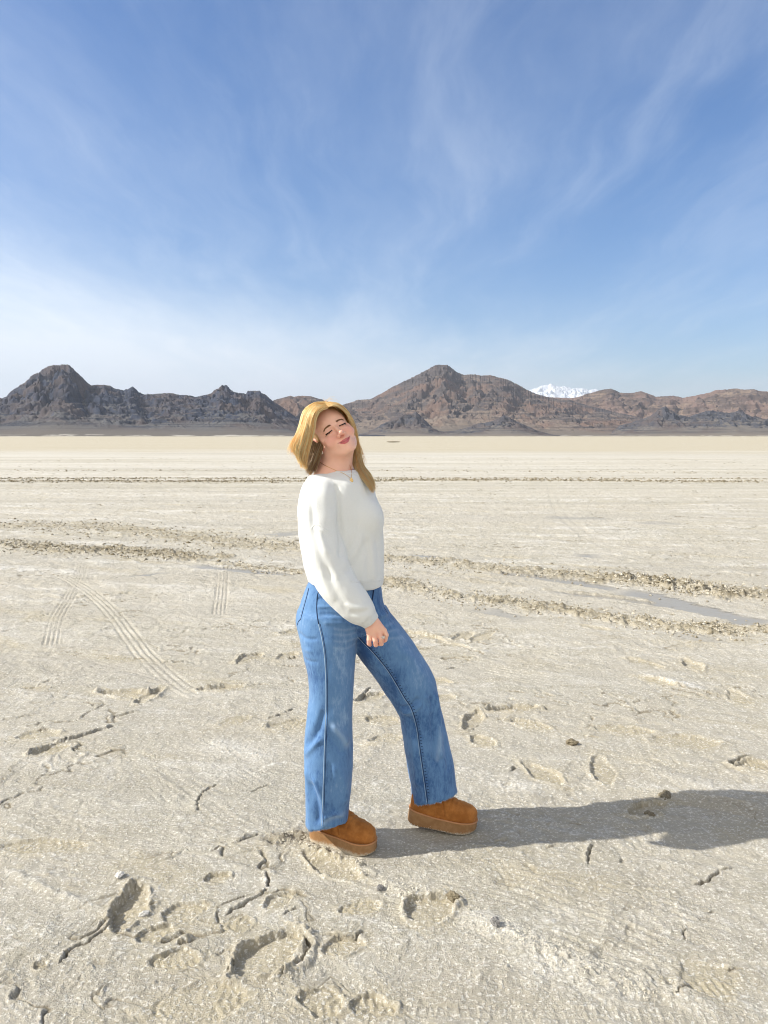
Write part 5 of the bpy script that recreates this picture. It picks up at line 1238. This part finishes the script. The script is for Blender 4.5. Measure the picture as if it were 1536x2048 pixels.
# guides as (u, v, Y): root first
CR = 2.93
near_sheet = [
    [(655, 815, 2.905), (640, 822, 2.888), (632, 838, 2.885), (629, 858, 2.888), (624, 878, 2.90), (617, 902, 2.915), (612, 925, 2.92), (613, 948, 2.92)],
    [(653, 812, 2.91), (636, 816, 2.89), (625, 832, 2.88), (620, 858, 2.882), (613, 885, 2.895), (606, 908, 2.905), (605, 930, 2.91), (611, 946, 2.91)],
    [(650, 809, 2.93), (632, 812, 2.90), (618, 828, 2.89), (611, 855, 2.88), (603, 880, 2.885), (596, 900, 2.89), (598, 918, 2.895), (606, 934, 2.90)],
    [(648, 806, 2.96), (628, 807, 2.93), (612, 822, 2.91), (604, 850, 2.90), (597, 873, 2.89), (589, 890, 2.89), (588, 905, 2.89), (597, 919, 2.89)],
    [(645, 805, 3.00), (624, 808, 2.98), (607, 822, 2.96), (600, 848, 2.94), (594, 866, 2.93), (588, 880, 2.92), (584, 892, 2.91), (586, 902, 2.90)]]
back_sheet = [
    [(643, 805, 3.02), (622, 812, 3.04), (608, 835, 3.05), (604, 865, 3.05), (602, 890, 3.04), (604, 912, 3.02), (610, 930, 3.0), (616, 944, 2.99)],
    [(640, 806, 3.05), (622, 820, 3.08), (612, 850, 3.09), (612, 880, 3.08), (615, 905, 3.06), (618, 925, 3.04), (622, 940, 3.02), (624, 950, 3.02)],
    [(655, 806, 3.06), (640, 825, 3.09), (630, 860, 3.10), (630, 890, 3.09), (632, 912, 3.07), (634, 930, 3.06), (636, 940, 3.05), (636, 952, 3.05)],
    [(668, 812, 3.06), (660, 840, 3.10), (655, 870, 3.11), (655, 900, 3.10), (655, 920, 3.09), (655, 935, 3.08), (656, 950, 3.08), (658, 960, 3.08)],
    [(680, 822, 3.05), (680, 850, 3.09), (680, 880, 3.11), (685, 905, 3.11), (690, 925, 3.10), (695, 940, 3.09), (700, 955, 3.09), (705, 965, 3.09)]]
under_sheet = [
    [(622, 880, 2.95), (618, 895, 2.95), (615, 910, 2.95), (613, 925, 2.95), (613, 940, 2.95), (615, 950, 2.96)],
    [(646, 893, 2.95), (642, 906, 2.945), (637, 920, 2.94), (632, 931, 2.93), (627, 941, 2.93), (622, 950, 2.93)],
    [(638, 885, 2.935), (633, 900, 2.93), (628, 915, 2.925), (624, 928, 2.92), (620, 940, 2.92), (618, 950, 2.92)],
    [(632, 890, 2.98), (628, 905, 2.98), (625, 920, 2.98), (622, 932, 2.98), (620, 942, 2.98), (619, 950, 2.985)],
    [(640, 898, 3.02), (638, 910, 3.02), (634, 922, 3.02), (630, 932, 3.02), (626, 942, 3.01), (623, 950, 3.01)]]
right_sheet = [
    [(655, 814, 2.905), (670, 811, 2.915), (686, 820, 2.935), (698, 836, 2.965), (706, 856, 2.99), (710, 875, 3.005), (713, 893, 3.01), (716, 908, 3.01)],
    [(654, 811, 2.92), (670, 808, 2.93), (688, 817, 2.955), (701, 835, 2.98), (709, 857, 3.0), (713, 877, 3.01), (717, 896, 3.01), (721, 914, 3.01)],
    [(652, 808, 2.95), (670, 806, 2.965), (690, 817, 2.985), (703, 836, 3.01), (710, 860, 3.03), (713, 885, 3.035), (716, 905, 3.03), (722, 925, 3.01)],
    [(650, 806, 2.99), (670, 806, 3.01), (690, 820, 3.03), (702, 845, 3.06), (706, 870, 3.07), (706, 895, 3.07), (708, 915, 3.06), (715, 935, 3.03)],
    [(648, 805, 3.02), (672, 812, 3.06), (688, 835, 3.09), (694, 862, 3.10), (694, 890, 3.10), (696, 910, 3.09), (702, 928, 3.07), (710, 945, 3.05)]]
lock_sheet = [
    [(704, 888, 3.04), (703, 905, 3.035), (706, 925, 3.02), (712, 942, 2.985), (722, 955, 2.945), (734, 970, 2.925), (744, 983, 2.92), (751, 994, 2.92)],
    [(708, 885, 3.03), (710, 905, 3.025), (714, 925, 3.01), (720, 942, 2.98), (728, 954, 2.945), (738, 967, 2.925), (746, 980, 2.92), (751.5, 992, 2.92)],
    [(712, 883, 3.02), (716, 900, 3.02), (720, 920, 3.01), (727, 938, 2.985), (735, 950, 2.955), (743, 963, 2.94), (748, 977, 2.935), (751.5, 988, 2.93)],
    [(714, 882, 3.02), (720, 900, 3.02), (724, 918, 3.02), (729, 934, 3.0), (738, 946, 2.98), (745, 958, 2.96), (749, 970, 2.95), (752, 982, 2.94)]]
fly = [
    [(648, 806, 2.93), (640, 803, 2.93), (630, 803, 2.93), (620, 808, 2.93), (610, 815, 2.93)],
    [(655, 806, 2.95), (660, 800, 2.95), (666, 798, 2.95), (670, 802, 2.95), (676, 806, 2.95)],
    [(650, 806, 2.95), (655, 799, 2.95), (662, 796, 2.95), (668, 795, 2.95), (674, 797, 2.95)]]
fly2 = [
    [(600, 850, 2.92), (592, 868, 2.91), (584, 880, 2.90), (578, 890, 2.90), (574, 902, 2.90)],
    [(597, 870, 2.92), (588, 885, 2.90), (582, 900, 2.89), (584, 911, 2.89), (592, 922, 2.89)]]
fly3 = [
    [(714, 880, 3.0), (722, 895, 3.0), (727, 912, 3.0), (729, 925, 3.0), (731, 938, 3.0)],
    [(716, 885, 3.0), (726, 905, 3.0), (730, 925, 3.0), (727, 938, 3.0), (734, 934, 3.0)]]
def build_hair():
    # cap that follows the skull, hidden under the strands
    f = Field(axis((-0.36, -0.03, .004)), axis((2.84, 3.14, .004)), axis((1.40, 1.74, .004)))
    E = lambda c, r, k=8, mode='add': f.ell(hw(*c), np.array(r) * .001 * HS, k * .001, HM, mode)
    E((0, 16, 37), (79, 96, 94), 5); E((0, 30, -22), (72, 70, 62), 20)
    E((0, -96, -30), (64, 92, 104), 6, 'sub')           # open over the face
    E((-60, -58, -50), (50, 58, 70), 8, 'sub'); E((60, -58, -50), (44, 58, 70), 8, 'sub')
    E((0, -100, 40), (48, 62, 54), 6, 'sub')
    f.cut(hw(0, 0, -58), HM @ np.array([0, -.15, -1]), .01)
    cv, cq = f.mesh(2); cv, cq = biggest(cv, cq); cn = normals(cv, cq); cv = cv + cn * (.0015 * fbm3(cv * 60, 2, 77))[:, None]
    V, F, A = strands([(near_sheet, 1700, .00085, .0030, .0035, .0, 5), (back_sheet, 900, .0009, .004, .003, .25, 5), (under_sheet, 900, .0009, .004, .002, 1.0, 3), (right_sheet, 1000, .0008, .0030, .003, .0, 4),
                       (lock_sheet, 520, .00085, .0028, .0025, .22, 0), (fly, 22, .00022, .004, .004, 0, 0), (fly2, 60, .0004, .006, .006, 0, 0), (fly3, 16, .0003, .005, .005, .2, 0)], 11)
    n0 = len(V); V = np.vstack([V, cv]); F = np.vstack([F, cq + n0]); A = np.vstack([A, np.tile([.42, .35, 0, 1], (len(cv), 1))])
    o = mesh_np('hair', V - ORG, F, HAIRM, True, PERSON); set_attr(o, 'strand', A); return o
build_hair()

# ------------------------------------------------------------------ brows, lashes, jewellery
def surf_pt(x, z, lift=.4):
    """point of the face at head coordinates x, z (mm)"""
    o = hw(x, -160, z); d = HM @ np.array([0, 1.0, 0]); h_ = BT.ray_cast(Vector(o), Vector(d))
    return np.array(h_[0]) - d * lift * .001
def tiny_hairs(name, centers, dirs, length, w_, mat, seed, n, spread):
    rng = np.random.RandomState(seed); Vs, Fs = [], []
    for i in range(n):
        t = rng.rand(); k = t * (len(centers) - 1); a = min(int(k), len(centers) - 2); c = centers[a] * (1 - (k - a)) + centers[a + 1] * (k - a); dd = dirs[a] * (1 - (k - a)) + dirs[a + 1] * (k - a)
        x, z = c + rng.randn(2) * spread; p = surf_pt(x, z, .5); e = surf_pt(x + dd[0] * length, z + dd[1] * length, .9)
        s_ = np.array([0, 0, w_]) ; q = len(Vs); Vs += [p + HM @ s_, p - HM @ s_, e, p + HM @ np.array([0, -w_, 0])]; Fs += [(q, q + 1, q + 2), (q + 1, q + 3, q + 2), (q + 3, q, q + 2)]
    return mesh_np(name, np.array(Vs) - ORG, np.array(Fs), mat, False, PERSON)
def build_face_details():
    bm_, _, b = material('brow_hair', 0.7, 0.2); b.inputs['Base Color'].default_value = (0.24, 0.12, 0.058, 1)
    lm_, _, b = material('dark_lashes', 0.6, 0.2); b.inputs['Base Color'].default_value = (0.012, 0.010, 0.012, 1)
    for s_ in (-1, 1):
        C = np.array([(s_ * 14, 14.5), (s_ * 24, 16.5), (s_ * 35, 16.5), (s_ * 45, 11.5)], float); D = np.array([(s_ * .5, .9), (s_ * .9, .4), (s_ * 1, -.1), (s_ * 1, -.5)], float)
        tiny_hairs('eyebrow', C, D, 4.0, .0005, bm_, 3 + s_, 460, 1.3)
        # closed lid edge: lash line sagging slightly, lashes pointing out and down
        xs = np.linspace(17, 46, 14); zl = [-5.5 + 2.6 * ((x - 31) / 15)**2 - .10 * (x - 31) for x in xs]
        P = np.array([surf_pt(s_ * x, z, .35) for x, z in zip(xs, zl)]); seam_tube('eyelashes', P, np.interp(xs, [17, 30, 46], [.0013, .0021, .0023]), lm_, PERSON, 5)
        C = np.array([(s_ * x, z) for x, z in zip(xs, zl)]); D = np.array([(s_ * (x - 24) / 22, -1.0) for x in xs]); tiny_hairs('eyelashes', C, D, 5.5, .00045, lm_, 9 + s_, 70, .25)
    gold, _, g = material('gold', 0.25, 0.5); g.inputs['Metallic'].default_value = 1.0; g.inputs['Base Color'].default_value = (0.83, 0.58, 0.27, 1)
    silver, _, g = material('silver', 0.25, 0.5); g.inputs['Metallic'].default_value = 1.0; g.inputs['Base Color'].default_value = (0.78, 0.74, 0.68, 1)
    pearl, _, g = material('pearl', 0.25, 0.6); g.inputs['Base Color'].default_value = (0.86, 0.80, 0.70, 1)
    # necklace: thin chain lying on skin and sweater, pendant in front
    allV = np.vstack([BV, SV]); T2 = tree_of(allV, np.vstack([BQ, SQ + len(BV)]))
    P1 = on_surface(T2, [(641, 925), (650, 931), (662, 937), (676, 943), (688, 948), (698, 955), (702, 958)], .0012)
    P2 = on_surface(T2, [(699, 930), (702, 940), (703, 950), (702, 958)], .0012)
    P = np.vstack([P1, P2[::-1]])
    nk = seam_tube('necklace', P, .0008, gold, PERSON, 5)
    pc = on_surface(T2, [(702.5, 961.5), (703, 963)], .002)[0]
    f = Field(axis((-.012, .012, .0008)), axis((-.006, .006, .0008)), axis((-.014, .014, .0008)))
    f.ell((0, 0, 0), (.0068, .0020, .0082), .001); f.ell((0, 0, .0098), (.0022, .0015, .0022), .001); f.ell((0, -.003, 0), (.0045, .0016, .0055), .001, None, 'sub')
    v, q = f.mesh(1); mesh_np('pendant', v + pc - ORG, q, gold, True, nk)
    # drop earring
    e = hw(-80, 2, -38)
    f = Field(axis((-.01, .01, .0008)), axis((-.01, .01, .0008)), axis((-.016, .014, .0008)))
    f.ell((0, 0, -.004), (.0042, .0042, .0068), .001); f.cap((0, 0, .002), (0, 0, .009), .0012, .0010, .002); v, q = f.mesh(1)
    mesh_np('earring', v + e - ORG, q, pearl, True, PERSON)
    # ring on the middle finger: band and an openwork round head
    c = hp(763.0, 1273.5, -.004); ax = hp(762.5, 1285, -.004) - hp(758.5, 1265.5, .001); ax = ax / np.linalg.norm(ax); s1 = np.cross(ax, [0, 1, 0]); s1 /= np.linalg.norm(s1); s2 = np.cross(ax, s1)
    ang = np.linspace(0, 2 * np.pi, 33); ring = seam_tube('ring', np.array([c + .0097 * (math.cos(a) * s1 + math.sin(a) * s2) for a in ang]), .0010, silver, PERSON, 6)
    hc = hp(766.5, 1275, -.0165)
    seam_tube('ring_head', np.array([hc + .0052 * (math.cos(a) * s1 + math.sin(a) * ax) for a in ang]), .0011, silver, ring, 6)
    f = Field(axis((-.006, .006, .0006)), axis((-.004, .004, .0006)), axis((-.006, .006, .0006)))
    for k in range(6): f.cap((0, 0, 0), (.0046 * math.cos(k * math.pi / 3), .0005, .0046 * math.sin(k * math.pi / 3)), .0009, .0006, .0004)
    f.ell((0, 0, 0), (.0018, .0012, .0018), .0004); v, q = f.mesh(1); mesh_np('ring_stone', v + hc - ORG, q, silver, True, ring)
build_face_details()
# ------------------------------------------------------------------ loose things on the flat
def lump(name, pos, size, mat, seed, squash=(1, 1, .7), rough=.35):
    import bmesh
    bm = bmesh.new(); bmesh.ops.create_icosphere(bm, subdivisions=4, radius=1.0)
    V = np.array([v.co[:] for v in bm.verts]); n = fbm3(V * 1.3 + seed, 4, seed % 50, .6) + .5 * fbm3(V * 4 + seed, 3, (seed + 9) % 50)
    V = V * (1 + rough * n)[:, None] * np.array(squash) * size
    for v, p in zip(bm.verts, V): v.co = p
    me = bpy.data.meshes.new(name); bm.to_mesh(me); bm.free()
    o = bpy.data.objects.new(name, me); COL.objects.link(o); o.location = pos; me.materials.append(mat); return o
def clod_mats():
    out = []
    for nm, a, b_ in (('grey_mud', (.17, .165, .16), (.30, .29, .275)), ('dark_mud', (.14, .118, .08), (.29, .25, .175)), ('salt_lump', (.55, .53, .48), (.74, .72, .68))):
        m, n, b = material(nm, .95, .1); tc = n.new('ShaderNodeTexCoord').outputs['Object']
        n.l.new(n.mix(n.ramp(n.noise(tc, 90, 5, .7), .3, .7), a, b_), b.inputs['Base Color']); n.l.new(n.bump(n.noise(tc, 260, 4, .6), .003, .8), b.inputs['Normal']); out.append(m)
    return out
GREYM, DARKM, SALTM = clod_mats()
def gh(u, v):
    p = gnd(u, v); h_ = GT.ray_cast(Vector((p[0], p[1], 1.0)), Vector((0, 0, -1))); return Vector((p[0], p[1], h_[0].z if h_[0] else 0))
class _GT:
    def __init__(s):
        dg = bpy.context.evaluated_depsgraph_get()
    def ray_cast(s, o, d):
        r = GROUND.ray_cast(o, d); return (r[1] if r[0] else None,)
GT = _GT()
for (u, v, s, m, lab, sq) in ((990, 1856, .017, GREYM, 'dark grey mud pebble half sunk in the bank of white salt', (1, .8, .75)),
                              (1144, 1487, .026, DARKM, 'small brown mud clod lying alone right of the forward knee', (1.2, .8, .6)),
                              (760, 1779, .013, GREYM, 'small grey clod at the left end of the salt heap below the near boot', (1, .8, .8)),
                              (1330, 1592, .030, DARKM, 'crumbly brown mud clod on the upper edge of the shadow', (1.5, .8, .4)),
                              (1300, 1628, .022, DARKM, 'dark mud chip lying inside the shadow', (1.2, .8, .6)),
                              (240, 1755, .015, SALTM, 'white salt lump at the head of the deepest shoe print', (1.2, .9, .7)),
                              (288, 1832, .012, SALTM, 'white salt chip right of the deepest shoe print', (1.3, .8, .6)),
                              (908, 1800, .022, DARKM, 'dark broken mud edge standing up right of the yellow shoe print', (.6, 1.1, .8))):
    p = gh(u, v); o = lump('mud_clod' if m is not SALTM else 'salt_lump', p + Vector((0, 0, s * sq[2] * .45)), s, m, int(u), sq); tag(o, lab, 'clod' if m is not SALTM else 'salt lump')
    o.rotation_euler.z = u * .7
p = gnd(787, 885); o = lump('driftwood_log', (p[0], p[1], .16), 1.0, DARKM, 5, (1.5, .4, .12), .25); tag(o, 'low dark log lying far out on the yellow flat, right of her face', 'log')
# crumbs: countless, one object
def crumbs():
    rng = np.random.RandomState(3); Vs, Fs, At = [], [], []; base = 0
    octa = np.array([(1, 0, 0), (-1, 0, 0), (0, 1, 0), (0, -1, 0), (0, 0, 1), (0, 0, -1)], float); of = np.array([(0, 2, 4), (2, 1, 4), (1, 3, 4), (3, 0, 4), (2, 0, 5), (1, 2, 5), (3, 1, 5), (0, 3, 5)])
    def ruts(pts, n, w_, s0, s1, dark):
        nonlocal base
        L = smooth_line([gnd(u, v) for u, v in pts], 10)
        for _ in range(n):
            k = rng.rand() * (len(L) - 1); i = min(int(k), len(L) - 2); c = L[i] * (1 - k + i) + L[i + 1] * (k - i) + rng.randn(2) * w_
            s = s0 + (s1 - s0) * rng.rand()**3
            h_ = GROUND.ray_cast(Vector((c[0], c[1], 1.0)), Vector((0, 0, -1)))
            if not h_[0]: continue
            a = rng.rand() * 6.28; q = octa * (0.6 + .8 * rng.rand(6, 1)) * s * [1.2, .9, .7]; q = np.stack([q[:, 0] * math.cos(a) - q[:, 1] * math.sin(a), q[:, 0] * math.sin(a) + q[:, 1] * math.cos(a), q[:, 2]], 1)
            Vs.append(q + [c[0], c[1], h_[1].z + s * .2]); Fs.append(of + base); base += 6; t = dark * np.clip(.15 + .95 * rng.rand(), 0, 1); At.append(np.tile([t, t, t, 1], (6, 1)))
    ruts([(0, 1086), (110, 1098), (250, 1104), (390, 1114)], 2000, .24, .005, .026, 1.); ruts([(0, 1050), (150, 1052), (300, 1066), (480, 1086), (600, 1094)], 1500, .45, .006, .028, .95)
    ruts([(450, 1128), (600, 1146)], 200, .10, .006, .03, .8)
    ruts([(770, 1163), (900, 1190), (1050, 1210), (1250, 1242), (1400, 1258), (1536, 1266)], 2600, .18, .003, .018, .9); ruts([(770, 1118), (940, 1134), (1100, 1146), (1300, 1164), (1420, 1178), (1560, 1194)], 2000, .25, .004, .020, .9)
    ruts([(1270, 1160), (1340, 1168), (1430, 1186)], 700, .16, .006, .026, 1.)
    ruts([(0, 963), (600, 963), (900, 960), (1536, 964)], 2600, .35, .015, .06, 1.3); ruts([(0, 957), (600, 957), (1536, 958)], 1400, .3, .012, .05, 1.3); ruts([(0, 941), (700, 941), (1536, 946)], 600, .5, .012, .05, 1.0)
    ruts([(700, 1722), (790, 1776), (830, 1788)], 350, .03, .0015, .006, .0); ruts([(905, 1832), (985, 1856), (1080, 1895), (1180, 1940), (1350, 1990)], 900, .04, .0012, .005, .0); ruts([(560, 1676), (612, 1674)], 200, .04, .002, .008, .5)
    ruts([(618, 1690), (660, 1702), (705, 1722), (722, 1726)], 260, .014, .0015, .007, .1)
    ruts([(100, 1900), (600, 1850), (700, 1960), (300, 1980)], 500, .14, .0012, .005, .1); ruts([(800, 1900), (1000, 1960), (1300, 1800), (1500, 1900)], 700, .2, .0012, .004, .05)
    ruts([(100, 1500), (500, 1600), (300, 1380), (900, 1450), (1400, 1500)], 900, .35, .0015, .006, .15)
    m, n, b = material('crumb_mud', .95, .1); at_ = n.new('ShaderNodeAttribute', attribute_name='tone'); n.l.new(n.mix(at_.outputs['Color'], (.60, .56, .47), (.21, .178, .115)), b.inputs['Base Color'])
    o = mesh_np('mud_crumbs', np.vstack(Vs), np.vstack(Fs), m, False); set_attr(o, 'tone', np.vstack(At)); tag(o, 'crumbs of brown mud and white salt strewn along the ruts and prints', 'crumbs', kind='stuff')
crumbs()
